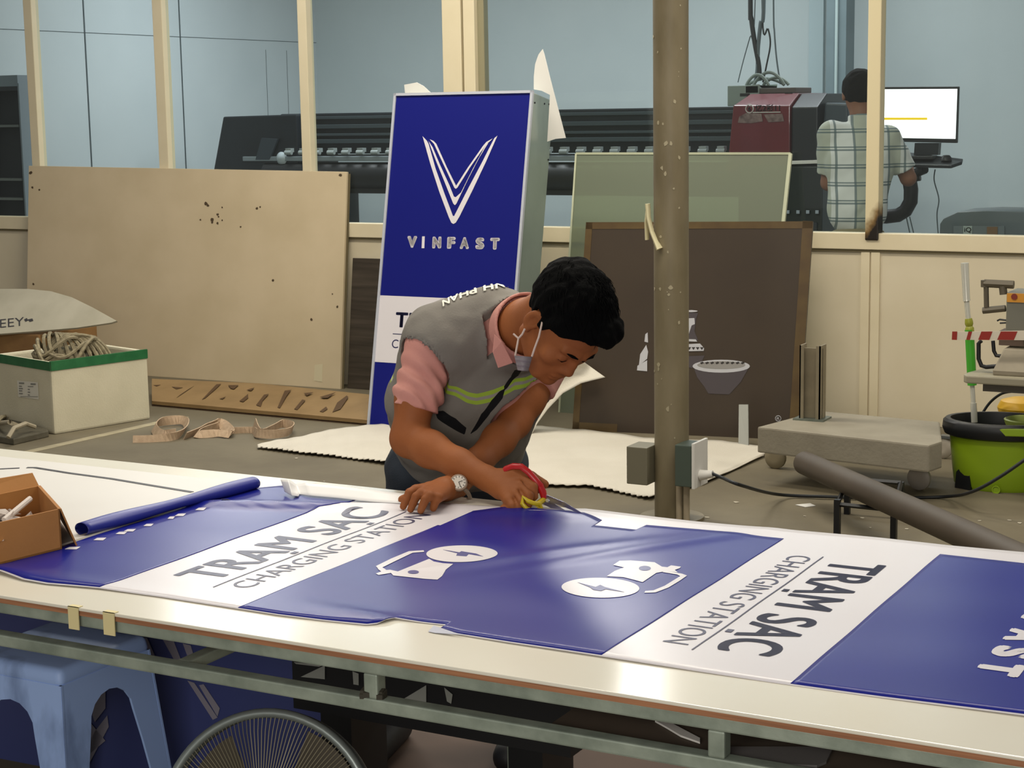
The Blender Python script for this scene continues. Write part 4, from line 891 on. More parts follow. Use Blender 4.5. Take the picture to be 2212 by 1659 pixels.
# ------------------------------------------------------------------ work table
TZ = .80; TY0, TY1, TX0, TX1 = 2.24, 3.29, -3.7, .45
t = thing('work_table', ((TX0+TX1)/2, (TY0+TY1)/2, 0), 'long steel framed work table with a white laminate top in the foreground', 'table')
M_TOP = mat('laminate_white', '#ddd8c9', .20, spec=.6, col2='#d8d0bb', scale=2, amt=.5)
M_PLY = mat('ply_edge', '#a06e4c', .75, col2='#7a5036', scale=30, amt=.8, stretch=(.2, 1, 6))
M_TUBE = mat('tube_galv', '#98a193', .5, metal=.25, col2='#717b6f', scale=18, amt=.8, bump=.15)
MB().box((TX0, TY0, TZ-.006), (TX1, TY1, TZ)).build('tabletop', M_TOP, t, bevel=.0015)
MB().box((TX0, TY0+.002, TZ-.015), (TX1, TY1-.002, TZ-.006)).build('plywood_layer', M_PLY, t)
def rail(name, a, b, w=.028, h=.022):
    a = np.array(a, float); b = np.array(b, float); d = nrm(b-a); s = np.cross(d, [0, 0, 1]) if abs(d[2]) < .9 else np.array([1., 0, 0])
    u = np.cross(s, d); return MB().obox((a+b)/2, d, s, u, np.linalg.norm(b-a), w, h).build(name, M_TUBE, t, bevel=.003)
zt1 = TZ-.015-.011; zl = .711; yf = TY0+.022
for y in (yf, (TY0+TY1)/2, TY1-.03): rail('frame_rail', (TX0+.02, y, zt1), (TX1-.02, y, zt1))
for y in (yf, TY1-.03): rail('lower_rail', (TX0+.02, y, zl), (TX1-.02, y, zl), h=.022)
for x in (TX0+.03, -2.75, -1.497, -.905, .35):
    for y in (yf, TY1-.03):
        rail('spacer', (x, y, zl+.011), (x, y, zt1-.011), w=.026, h=.026)
for x in (TX0+.05, -1.9, .38):
    rail('cross_rail', (x, yf+.014, zl), (x, TY1-.044, zl), w=.026, h=.020)
for x, y in ((TX0+.05, yf), (.38, yf), (TX0+.05, TY1-.03), (.38, TY1-.03), (-1.78, TY1-.03)):
    MB().box((x-.02, y-.02, 0), (x+.02, y+.02, zl-.012)).build('leg', M_TUBE, t, bevel=.003)
mb = MB(); rn = random.Random(2)
for k in range(16):
    a = rn.random()*6.28; p = np.array([-1.497+.016*math.cos(a), yf-.012+.01*rn.random(), zl+.014+.008*rn.random()]); mb.obox(p, (1, .3, 0), (0, 1, .4), (0, 0, 1), .010, .010, .008)
mb.build('weld', mat('weld_dark', '#3a362c', .6, metal=.3), t)
MT = mat('masking_tape', '#d3c593', .6)
for px, w in ((157, 22), (233, 24)):
    a = ay(px-w/2, 1310, TY0-.003); b = ay(px+w/2, 1310, TY0-.003)
    za = TZ+.0012
    mb = MB().box((a[0], TY0-.003, zt1-.014), (b[0], TY0-.001, za)).box((a[0], TY0-.003, TZ+.0004), (b[0], TY0+.010, za)); mb.build('tape_piece', MT, t)
# white cover sheet on the left end, behind the banner
t2 = thing('cover_sheet', (-2.9, 2.9, TZ), 'white cover sheet with a dark border line on the left end of the table', 'sheet')
MB().box((-3.65, 2.42, TZ), (-2.44, 3.20, TZ+.003)).build('sheet', mat('cover_white', '#d0cdc8', .45, col2='#c7c3bd', scale=3, amt=.5), t2)
pts = [az(-30, 1018, TZ+.0035), az(0, 1013, TZ+.0035), az(42, 1011, TZ+.0035)]; mb = MB().strip(pts, (0, 1, 0), .010, .0008)
pts = [az(58, 1010, TZ+.0035), az(75, 1010, TZ+.0035), az(150, 1022, TZ+.0035), az(240, 1034, TZ+.0035), az(330, 1049, TZ+.0035), az(415, 1063, TZ+.0035)]; mb.strip(pts, (0, 1, 0), .012, .0008)
mb.build('border_line', mat('line_black', '#26262c', .5), t2)

# ------------------------------------------------------------------ banner
def W2(L, z=TZ): return np.array([az(x, y, z)[:2] for x, y in L])
near = [(-60, 1232), (0, 1241), (50, 1256), (100, 1264), (214, 1274), (350, 1292), (504, 1316), (600, 1331), (700, 1343), (760, 1349), (790, 1352), (815, 1350), (850, 1340), (858, 1340), (905, 1346), (960, 1352), (962, 1353), (937, 1357), (945, 1361), (985, 1372), (1100, 1391), (1200, 1406), (1300, 1421), (1500, 1451), (1708, 1481), (1900, 1508), (2212, 1549), (2500, 1590)]
farb = [(555, 1056), (612, 1051), (640, 1054), (691, 1064), (784, 1075), (880, 1081), (985, 1090), (1060, 1096), (1240, 1101), (1265, 1101), (1300, 1105), (1400, 1117), (1500, 1128), (1700, 1146), (1900, 1164), (2050, 1180), (2212, 1194), (2500, 1219)]
NW, FW = W2(near), W2(farb)
# keep x monotonic for interpolation
def mono(A):
    out = [A[0]]
    for p in A[1:]:
        out.append(p if p[0] > out[-1][0]+1e-4 else np.array([out[-1][0]+1e-4, p[1]]))
    return np.array(out)
NW, FW = mono(NW), mono(FW)
yn = lambda x: float(np.interp(x, NW[:, 0], NW[:, 1])); yf_ = lambda x: float(np.interp(x, FW[:, 0], FW[:, 1]))
def gss(x, y, cx, cy, a, sx, sy):
    c, s = math.cos(a), math.sin(a); u = (x-cx)*c+(y-cy)*s; v = -(x-cx)*s+(y-cy)*c
    return math.exp(-(u/sx)**2-(v/sy)**2)
def bh(x, y):
    h = .0022+.0006*math.sin(x*9+y*5)+.0005*math.sin(y*21-x*6)
    h += .012*gss(x, y, -2.27, 3.02, .25, .20, .022)+.007*gss(x, y, -2.10, 3.10, .5, .12, .02)
    h += .006*gss(x, y, -2.36, 2.36, .0, .25, .03)+.006*gss(x, y, -1.62, 2.41, -.1, .10, .02)
    h += .004*gss(x, y, -1.45, 3.0, .9, .25, .03)+.004*gss(x, y, -1.35, 3.05, 1.0, .25, .025)+.010*gss(x, y, -1.72, 3.2, .1, .12, .03)
    return h
def patch(mb, x0, x1, yl, yh, dz, dx=.006, nr=40, sk=None, und=.0008):
    n = max(2, int((x1-x0)/dx))
    def fn(u, v):
        x = x0+(x1-x0)*u; a, b = yl(x), yh(x); y = a+(b-a)*v
        if sk: x += sk(u, y)
        return (x, y, TZ+bh(x, y)+dz)
    mb.grid(fn, n, nr, (0, 0, und)); return mb
BX0, BX1 = -2.43, -.30
ban = thing('vinyl_banner', (-1.4, 2.8, TZ), 'long printed blue and white vinyl banner being cut on the table', 'banner')
patch(MB(), BX0, BX1+.75, yn, yf_, 0).build('vinyl_sheet', M_VWHITE, ban, smooth='all')
S1, S2, S3, S4 = -2.147, -1.837, -1.152, -.842
def bent(u, y):      # the first boundary bends where the fold lies
    return 0.
top0 = W2([(612, 1051.5), (650, 1057), (691, 1066), (784, 1076)]); top0 = mono(top0)
blue0_far = lambda x: min(yf_(x)-.004, float(np.interp(x, [-2.43, -2.40, -2.30, -2.147], [3.17, 3.22, 3.215, 3.19])))
mb = MB(); patch(mb, BX0+.0, S1, lambda x: yn(x)+.004, blue0_far, .0009, sk=lambda u, y: u**6*float(np.interp(y, [3.02, 3.045, 3.07, 3.19], [0, .006, .031, .020])))
mb.build('blue_print', M_BLUE, ban, smooth='all')
bt = mono(W2([(953, 1137), (962, 1130), (985, 1112), (1003, 1106), (1100, 1106), (1230, 1107), (1262, 1112), (1300, 1128), (1301, 1128), (1283, 1138), (1372, 1147), (1376, 1147), (1395, 1137), (1510, 1146), (1600, 1156), (1697, 1166)]))
b1f = lambda x: float(np.interp(x, bt[:, 0], bt[:, 1]))
mb = MB(); patch(mb, S2, S3, lambda x: yn(x)+.004, b1f, .0009, dx=.003); mb.build('blue_print', M_BLUE, ban, smooth='all')
mb = MB(); patch(mb, S4, BX1+.75, lambda x: yn(x)+.005, lambda x: 3.222, .0009, dx=.01); mb.build('blue_print', M_BLUE, ban, smooth='all')
def bpt(x, y, dz=.0007): return (x, y, TZ+bh(x, y)+dz)
def btext(mb, s, a, b, hpx, bold=0., spacing=1., lift=.0007):
    """a,b world xy of the baseline ends; hpx = letter height vector (world xy)"""
    a, b, hv = map(lambda q: np.array(q, float), (a, b, hpx))
    put_text(mb, s, lambda u, v: bpt(*(a+(b-a)*u+hv*v), lift), bold, spacing)
# left wording reads away from the viewer; letters' tops point to -X
def wx(px, py): return az(px, py, TZ)[:2]
Yc = (2.45, 3.12)
mb = MB(); btext(mb, 'TRAM SAC', (-1.984, 2.475), (-1.984, 3.085), (-.098, 0), bold=.02)
for q in (.385, .828): y_ = 2.475+.61*q; mb.slab([bpt(-1.977+a, y_+b) for a, b in ((0, -.008), (0, .008), (.011, .008), (.011, -.008))], (0, 0, .0003))
V_ = None
mb.build('banner_lettering', M_INK, ban, label='bold navy word pair on the left white band')
mb = MB(); mb.slab([bpt(-1.960, y) for y in np.linspace(2.44, 3.10, 14)]+[bpt(-1.9575, y) for y in np.linspace(3.10, 2.44, 14)], (0, 0, .0003)); mb.build('banner_rule', M_INK, ban)
mb = MB(); btext(mb, 'CHARGING STATION', (-1.895, 2.46), (-1.895, 3.10), (-.045, 0), bold=-.004); mb.build('banner_lettering', M_INK, ban, label='thin navy line of words on the left white band')
mb = MB(); btext(mb, 'TRAM SAC', (-1.008, 3.095), (-1.008, 2.49), (.102, 0), bold=.02)
for q in (.385, .828): y_ = 3.095-.605*q; mb.slab([bpt(-1.015-a, y_+b) for a, b in ((0, -.008), (0, .008), (.011, .008), (.011, -.008))], (0, 0, .0003)); mb.build('banner_lettering', M_INK, ban, label='bold navy word pair on the right white band')
mb = MB(); mb.slab([bpt(-1.036, y) for y in np.linspace(2.47, 3.11, 14)]+[bpt(-1.0335, y) for y in np.linspace(3.11, 2.47, 14)], (0, 0, .0003)); mb.build('banner_rule', M_INK, ban)
mb = MB(); btext(mb, 'CHARGING STATION', (-1.095, 3.10), (-1.095, 2.49), (.045, 0), bold=-.004); mb.build('banner_lettering', M_INK, ban, label='thin navy line of words on the right white band')
# white letters at the right edge
mb = MB()
for ch, y0, y1 in (('T', 2.610, 2.548), ('S', 2.70, 2.64), ('A', 2.80, 2.73), ('F', 2.885, 2.83), ('N', 2.98, 2.92), ('I', 3.045, 3.030), ('V', 3.14, 3.075)):
    btext(mb, ch, (-.612, y0), (-.612, y1), (.066, 0), bold=.075)
mb.v = [(a, b, c+.0009) for a, b, c in mb.v]; mb.build('white_letters', M_VWHITE, ban)
# charger pictograms traced on the banner plane
def pxp(L, dz=.0016): return [bpt(*wx(x, y), dz) for x, y in L]
def dens(L, n=4):
    out = []
    for i in range(len(L)):
        a, b = np.array(L[i], float), np.array(L[(i+1) % len(L)], float)
        for s in range(n): out.append(tuple(a+(b-a)*s/n))
    return out
def pict(circ, bolt, body, hole, hose, nm):
    mb = MB(); cx, cy, rx, ry, tilt = circ
    mb.slab(pxp([(cx+rx*math.cos(a)*math.cos(tilt)-ry*math.sin(a)*math.sin(tilt), cy+rx*math.cos(a)*math.sin(tilt)+ry*math.sin(a)*math.cos(tilt)) for a in np.linspace(0, 6.283, 49)[:-1]]), (0, 0, .0003))
    mb.slab(pxp(body), (0, 0, .0003))
    for h_ in hose: mb.slab(pxp(h_), (0, 0, .0003))
    o = mb.build('charger_pictogram', M_VWHITE, ban)
    mb = MB(); mb.slab(pxp(bolt, .0022), (0, 0, .0003)); hx, hy, a_, b_ = hole
    mb.slab(pxp([(hx+a_*math.cos(a), hy+b_*math.sin(a)) for a in np.linspace(0, 6.283, 25)[:-1]], .0022), (0, 0, .0003)); mb.build('bolt_mark', mat('blue_mark', '#1b2074', .32), o)
c5 = lambda L: [(500+x/2.517, 1000+y/2.517) for x, y in L]
pict((998, 1200.5, 77, 18, 0), c5([(1150, 483), (1240, 498), (1250, 492), (1330, 505), (1370, 523), (1290, 508), (1278, 520), (1222, 515), (1228, 502)]),
     c5([(1075, 530), (1100, 545), (1150, 555), (1205, 560), (1165, 590), (1160, 600), (1145, 625), (1120, 645), (1050, 640), (880, 622), (868, 608), (800, 620), (785, 612), (815, 600), (795, 585), (800, 578), (842, 592), (862, 590), (905, 600)]),
     (893, 1240, 12, 4), [c5([(785, 570), (870, 528), (965, 490), (1045, 485), (1048, 493), (985, 498), (895, 540), (820, 577), (842, 590), (800, 586)])], 'a')
c6 = lambda L: [(1100+x/2.517, 1000+y/2.517) for x, y in L]
pict((1297, 1275, 84, 22, .02), c6([(372, 664), (470, 690), (495, 678), (520, 690), (625, 718), (525, 702), (500, 712), (455, 705), (440, 692)]),
     c6([(530, 628), (575, 598), (625, 580), (565, 567), (600, 545), (660, 543), (790, 552), (830, 575), (860, 578), (880, 568), (935, 575), (925, 583), (900, 592), (915, 605), (870, 600), (845, 600), (800, 608), (725, 660), (690, 650), (620, 632)]),
     (1393, 1232.5, 13, 5), [c6([(845, 596), (940, 612), (967, 622), (925, 652), (865, 690), (795, 718), (735, 720), (740, 710), (785, 706), (845, 680), (930, 625), (912, 616), (835, 604)])], 'b')
# rolled left edge with its dashes
def curlf(u, v):
    p0, p1 = az(185, 1160, TZ), az(556, 1058, TZ); q = p0*(1-u)+p1*u; a = -1.2+v*5.6; r = .018+.003*math.sin(u*9)
    return (q[0]-.010+r*math.cos(a), q[1], TZ+.016+r*math.sin(a)*.72)
MB().grid(curlf, 50, 24, (0, 0, .0006)).build('rolled_edge', mat('blue_back', '#232c86', .4), ban, smooth='all')
mb = MB()
for x0, y0, w in ((140, 1188, 34), (202, 1169, 28), (250, 1156, 25), (268, 1150, 26), (310, 1138, 22), (362, 1122, 16), (378, 1116, 24), (422, 1104, 24), (478, 1089, 20)):
    mb.slab(pxp([(x0, y0+1.5), (x0+w*.75, y0+2), (x0+w, y0-3.5), (x0+w*.3, y0-3)]), (0, 0, .0004))
mb.build('registration_dash', M_VWHITE, ban)
# raised cut flaps at the near edge
mb = MB(); mb.slab([np.array(bpt(*wx(x, y), dz)) for x, y, dz in ((937, 1357, .002), (985, 1373, .002), (1010, 1378, .002), (940, 1369, -.001), (925, 1366, -.001))], (0, 0, .0004)); mb.build('paper_flap', mat('flap_grey', '#a9abba', .5), ban)
# loose white trimming strip at the far edge
def trim(u, v):
    L = [(606, 1036), (622, 1034), (640, 1046), (660, 1043), (720, 1048), (800, 1058), (880, 1067)]; Lz = (.030, .034, .012, .02, .02, .018, .012)
    s = u*6; i = min(int(s), 5); s -= i; p = np.array(L[i])*(1-s)+np.array(L[i+1])*s; z = Lz[i]*(1-s)+Lz[i+1]*s
    w = 3+14*min(1, u*3); q = az(p[0]+v*8, p[1]+v*w*(.7 if u > .3 else 1), TZ+z+.004); return (q[0], q[1], TZ+z*(1-v*.8)+.004)
tag(MB().grid(trim, 60, 4, (0, 0, .0008)).build('trimmed_strip', mat('strip_white', '#dcdad8', .45), smooth='all'), 'loose white trimmed strip curling at the far edge of the banner', 'strip')

# ------------------------------------------------------------------ carton with crumpled paper on the table
bc_ = az(140, 1205, TZ); P = [az(148, 1178, TZ+.003), az(104, 1218, TZ+.003)]
A = az(-90, 1243, TZ+.003); Bq = az(124, 1190, TZ+.003); n1 = nrm(Bq-A); n2 = np.array([-n1[1], n1[0], 0]); Wd = .20; Hh = .075
c00 = np.array([Bq[0], Bq[1], TZ+.003]); c00 = az(134, 1186, TZ+.003)
A = c00-n1*.32
zb_ = float(ay(118, 1098, c00[1])[2]); 
t = thing('paper_box', (c00+A)/2+n2*.1, 'open brown carton full of crumpled white paper on the left of the table', 'box')
M_CB = mat('carton_brown', '#a9743c', .8, col2='#96652f', scale=5, amt=.5, bump=.1, bscale=90)
th_ = .004; Z0, Z1 = TZ+.003, zb_
def bxq(p, q, z0, z1, ov): return MB().slab([np.array([p[0], p[1], z0]), np.array([q[0], q[1], z0]), np.array([q[0], q[1], z1]), np.array([p[0], p[1], z1])], ov)
c_ = az(84, 1049, zb_); c_[2] = c00[2]; a_, b_, d_ = A, c00, c_-n1*.32; n2 = nrm(c_-b_)
bxq(a_, b_, Z0, Z1, n2*th_).build('side_wall', M_CB, t); bxq(b_, c_, Z0, Z1+.001, -n1*th_).build('side_wall', M_CB, t)
bxq(c_, d_, Z0, Z1, -n2*th_).build('side_wall', M_CB, t); bxq(d_, a_, Z0, Z1, n1*th_).build('side_wall', M_CB, t)
MB().slab([a_, b_, c_, d_], (0, 0, .004)).build('bottom', M_CB, t)
zz = lambda p, z: np.array([p[0], p[1], z])
MB().slab([zz(b_, Z1), zz(c_, Z1), zz(c_, Z1)+n1*.045+np.array([0, 0, -.075]), zz(b_, Z1)+n1*.035+np.array([0, 0, -.085])], n1*.004).build('flap', M_CB, t)
MB().slab([zz(c_, Z1), zz(d_, Z1), zz(d_, Z1+.035)+n2*.02, zz(c_, Z1+.025)-n1*.01+n2*.02], n2*.004).build('flap', M_CB, t)
rn = random.Random(4); mb = MB(); ctr = (a_+c_)/2
for k in range(70):
    p = ctr+n1*rn.uniform(-.11, .09)+n2*rn.uniform(-.10, .08)+np.array([0, 0, Z1-TZ-.055+rn.uniform(0, .03)]); u = nrm([rn.uniform(-1, 1), rn.uniform(-1, 1), rn.uniform(-.4, .6)]); v = nrm(np.cross(u, [rn.uniform(-1, 1), rn.uniform(-1, 1), 1])); s = rn.uniform(.02, .038)
    w_ = np.cross(u, v); mb.add([p-u*s-v*s*.5, p+u*s-v*s*.6+w_*s*.3, p+u*s*.8+v*s*.5, p-u*s*.8+v*s*.7-w_*s*.3, p+w_*s*.4], [(0, 1, 4), (1, 2, 4), (2, 3, 4), (3, 0, 4)])
mb.tube([ctr+n1*.05+[0, 0, Z1-TZ-.03], ctr+n1*.12+n2*.03+[0, 0, Z1-TZ-.005]], .006, n=8)
tag(mb.build('crumpled_paper', mat('paper_crumpled', '#cfc4bb', .7)), 'crumpled white paper waste filling the brown carton', 'paper', kind='stuff')

# ------------------------------------------------------------------ under the table
M_STOOL = mat('stool_blue', '#a3bff2', .5, col2='#33456f', scale=9, amt=.7, stretch=(1, 1, .4), contrast=(.50, .72))
sc_ = np.array([-2.79, 2.90, 0]); t = thing('plastic_stool', sc_, 'light blue plastic stool with dark smears under the left of the table', 'stool')
hz = .455; hs, hb = .145, .185
def pt(x, y, z): return sc_+np.array([x, y, z])
mb = MB().add([pt(-hs, -hs, hz), pt(hs, -hs, hz), pt(hs, hs, hz), pt(-hs, hs, hz), pt(-hs-.006, -hs-.006, hz-.04), pt(hs+.006, -hs-.006, hz-.04), pt(hs+.006, hs+.006, hz-.04), pt(-hs-.006, hs+.006, hz-.04)], [(0, 1, 2, 3), (0, 4, 5, 1), (1, 5, 6, 2), (2, 6, 7, 3), (3, 7, 4, 0), (7, 6, 5, 4)])
mb.build('seat', M_STOOL, t, smooth=True, bevel=.018, seg=4)
for k in range(4):
    a = k*math.pi/2; c, s = math.cos(a), math.sin(a)
    def rot(x, y, z): return pt(x*c-y*s, x*s+y*c, z)
    # side apron with an arch between two legs
    out = [(-hs-.004, hz-.035), (hs+.004, hz-.035), (hb, 0), (hb-.05, 0)]
    arch = [(hb-.05-(hb-.05-.075)*q, 0+.30*q) for q in (.25, .5, .75)]+[(.072*math.cos(b), .30+.07*math.sin(b)) for b in np.linspace(0, math.pi, 9)]+[(-.075-(hb-.05-.075)*(1-q), .30*q) for q in (.75, .5, .25)]
    L = out+arch+[(-hb+.05, 0), (-hb, 0)]
    fy_ = lambda z: -(hs+(hb-hs)*(1-z/hz))
    MB().slab([rot(x, fy_(z), z) for x, z in L], rot(0, .006, 0)-rot(0, 0, 0)).build('leg', M_STOOL, t)
mb = MB()
# leaning printed panel behind the stool
p0 = np.array([-3.75, 3.16, .0]); pw = 1.52; ph_ = .68; pn2 = nrm([.04, -1, .06])
ux = nrm(np.cross([0, 0, 1], -pn2)); ux = ux if ux[0] > 0 else -ux; uy = np.cross(pn2, ux); uy = uy if uy[2] > 0 else -uy
t = thing('printed_panel', p0+ux*.45, 'dim blue printed panel with a pale emblem leaning under the table', 'sign panel')
MB().slab([p0, p0+ux*pw, p0+ux*pw+uy*ph_, p0+uy*ph_], -pn2*.02).build('panel', mat('panel_blue', '#3c4478', .5), t)
pq = lambda x, y: plane_at(x, y, p0+pn2*.002, pn2)
mb = MB()
for q in ([(250, 1365), (285, 1368), (275, 1420), (262, 1405)], [(300, 1375), (318, 1378), (298, 1430), (285, 1428)], [(318, 1378), (345, 1440), (335, 1440), (312, 1395)], [(350, 1378), (375, 1384), (395, 1435), (380, 1432)], [(395, 1390), (412, 1394), (425, 1436), (412, 1436)],
          [(212, 1468), (228, 1470), (228, 1530), (205, 1560), (200, 1545)], [(195, 1560), (228, 1600), (180, 1640), (168, 1650)], [(205, 1580), (232, 1545), (235, 1570), (190, 1655), (165, 1659)], [(405, 1470), (420, 1475), (470, 1550), (460, 1555)], [(430, 1480), (440, 1478), (475, 1530), (470, 1548)]): mb.slab([pq(*p) for p in q], pn2*.0006)
mb.build('pale_emblem', mat('emblem_dim', '#8b8690', .5), t)
# black crate with pale corners hanging below the frame
t = thing('black_carton', (-1.95, 3.2, 0), 'black carton with pale triangular marks under the table', 'box')
MB().box((-2.20, 3.0, .36), (-1.52, 3.2, .69)).build('carton', mat('carton_black', '#0c0c0e', .6), t); MB().box((-2.15, 3.03, 0), (-2.07, 3.17, .36)).build('support_block', M_BLACK, t); MB().box((-1.68, 3.03, 0), (-1.6, 3.17, .36)).build('support_block', M_BLACK, t)
mb = MB(); k_ = lambda x, y: ay(x, y, 2.997)
for q in ([(650, 1462), (702, 1437), (702, 1467)], [(868, 1512), (921, 1480), (921, 1520), (900, 1518)], [(635, 1430), (700, 1436), (690, 1440), (640, 1434)], [(762, 1450), (775, 1455), (775, 1480), (764, 1478)], [(960, 1485), (978, 1500), (975, 1520), (966, 1515)]): mb.slab([k_(*p) for p in q], (0, -.001, 0))
mb.build('pale_mark', mat('mark_pale', '#8e9089', .6), t)
# brown hardboard on the floor below
tag(MB().slab([(-2.9, 3.0, .002), (-.4, 3.0, .002), (-.6, 4.4, .002), (-3.1, 4.3, .002)], (0, 0, .006)).build('hardboard', mat('hardboard', '#4b382b', .8, col2='#3d2d22', scale=3, amt=.6)), 'brown hardboard sheet on the floor beneath the table', 'board')
# round fan grille
fc = np.array([-2.03, 2.66, .245]); fr = .225; fa = nrm([.25, -1, .35])
fu = nrm(np.cross([0, 0, 1], fa)); fv = np.cross(fa, fu)
t = thing('floor_fan', [fc[0], fc[1]+.12, 0], 'round floor fan with a fine wire grille under the table', 'fan')
def fpnt(a, r, h=0): return fc+fu*r*math.cos(a)+fv*r*math.sin(a)+fa*h
MB().tube([fpnt(a, fr) for a in np.linspace(0, 6.283, 65)[:-1]], .010, n=10, closed=True).tube([fpnt(a, fr, -.03) for a in np.linspace(0, 6.283, 65)[:-1]], .007, n=8, closed=True).build('rim', mat('fan_rim', '#8b9390', .35, metal=.5), t, smooth=True)
mb = MB()
for k in range(150):
    a = k*2*math.pi/150; mb.tube([fpnt(a, .05, .035), fpnt(a+.05, .13, .03), fpnt(a+.08, .19, .018), fpnt(a+.1, fr-.004, 0)], .0011, n=3, cap=False)
for r, h_ in ((.05, .036),): mb.tube([fpnt(a, r, h_) for a in np.linspace(0, 6.283, 49)[:-1]], .0016, n=4, closed=True)
mb.build('wire_grille', mat('fan_wire', '#a39b82', .5, metal=.3), t, smooth=True)
mb = MB()
for k in range(3):
    a0 = k*2.094
    mb.grid(lambda u, v: fpnt(a0+u*1.3, .05+.15*v, -.02-.03*u), 8, 6, fa*.002)
mb.lathe([(0, .02), (.05, .015), (.05, -.03), (0, -.03)], fc-fa*.02, fa, n=24); mb.build('fan_blade', mat('fan_blade', '#4e4637', .5), t, smooth=True)
MB().lathe([(0, 0), (.06, 0), (.075, -.02), (.07, -.12), (0, -.13)], fc-fa*.055, fa, n=24).build('motor', M_BLACK, t, smooth=True)
mb = MB().tube([fc-fa*.12, [fc[0], fc[1]+.14, .15], [fc[0], fc[1]+.14, .02]], .016, n=10); mb.lathe([(.14, 0), (.14, .015), (.03, .03), (0, .03)], [fc[0], fc[1]+.14, 0], n=32); mb.build('stand', M_BLACK, t, smooth=True)
# papers lying on the lower rails, right
tag(MB().slab([az(1420, 1560, .66), az(1460, 1570, .66), az(1490, 1588, .66), az(1515, 1603, .66), az(1512, 1610, .66), az(1480, 1604, .66), az(1450, 1580, .66)], (0, 0, .002)).build('paper_offcut', M_WHITE), 'white paper offcut poking out beneath the front rail of the table', 'paper') if False else None
def shelf_z(): return zl+.013
MBs = MB().box((-1.2, yf+.014, zl-.011), (.3, TY1-.05, zl-.001)).build('undershelf', mat('undershelf', '#55493c', .8, col2='#3f372e', scale=5, amt=.7), bpy.data.objects['work_table'])
tag(MB().slab([(float(p[0]), float(p[1]), zl) for p in (az(1415, 1560, zl), az(1452, 1566, zl), az(1478, 1580, zl), az(1512, 1598, zl), az(1512, 1607, zl), az(1470, 1592, zl), az(1440, 1574, zl))], (0, 0, .003)).build('paper_offcut', M_WHITE), 'white paper offcut on the undershelf beside the front rail post', 'paper')
tag(MB().slab([(float(p[0]), float(p[1]), zl) for p in (az(1560, 1618, zl), az(1800, 1618, zl), az(1785, 1650, zl), az(1765, 1659, zl), az(1600, 1650, zl))], (0, 0, .004)).build('grey_sheet', mat('sheet_grey', '#6d6a68', .5)), 'grey plastic sheet on the undershelf at the lower right', 'sheet')
# ------------------------------------------------------------------ the worker bending over the table
SKIN = mat('skin_tan', '#95582f', .62, col2='#7f4724', scale=9, amt=.7, bump=.12, bscale=150, spec=.25)
HAIR = mat('hair_black', '#040404', .9, bump=.5, bscale=240, stretch=(1, 1, .4), spec=.08)
VEST = mat('vest_grey', '#7b766c', .8, col2='#5f5b56', scale=5, amt=.6, bump=.2, bscale=220)
PINK = mat('shirt_pink', '#c98d80', .8, col2='#ba7d72', scale=6, amt=.5, bump=.15, bscale=260)
JEAN = mat('jeans_dark', '#20262e', .85, col2='#2c3540', scale=9, amt=.7, bump=.25, bscale=260)
LIMEB = mat('reflective_lime', '#8ea92c', .4); VDK = mat('vest_dark', '#131316', .6)
def J(x, y, d): return ad(x, y, d)
BODY_H = .0032
# torso frame
RS, LS = J(926, 752, 4.02), J(1172, 798, 4.19)
NB = J(1088, 688, 4.03); PEL = J(992, 1000, 4.36)
TM = (RS+LS)/2
tz = nrm(NB-PEL); tx = nrm(RS-LS); tx = nrm(tx-tz*(tx@tz)); ty = np.cross(tz, tx)      # right, forward, up
TFR = np.array([tx, ty, tz]); NK = J(1138, 706, 3.97)
def T(x, y, z): return TM+tx*x+ty*y+tz*z
# head frame
HO = J(1217, 701, 3.80)
hu = nrm(cv(.60, .36, .71)); hn = cv(.22, -.93, .25); hn = nrm(hn-hu*(hn@hu)); hs_ = np.cross(hn, hu)
HFR = np.array([hs_, hn, hu]); HS = 1.0
def Hh_(x, y, z): return HO+(hs_*x+hn*y+hu*z)*HS
person = thing('person', [PEL[0], PEL[1], 0], 'person in a grey vest over a pink shirt bending over the banner and cutting it', 'person')

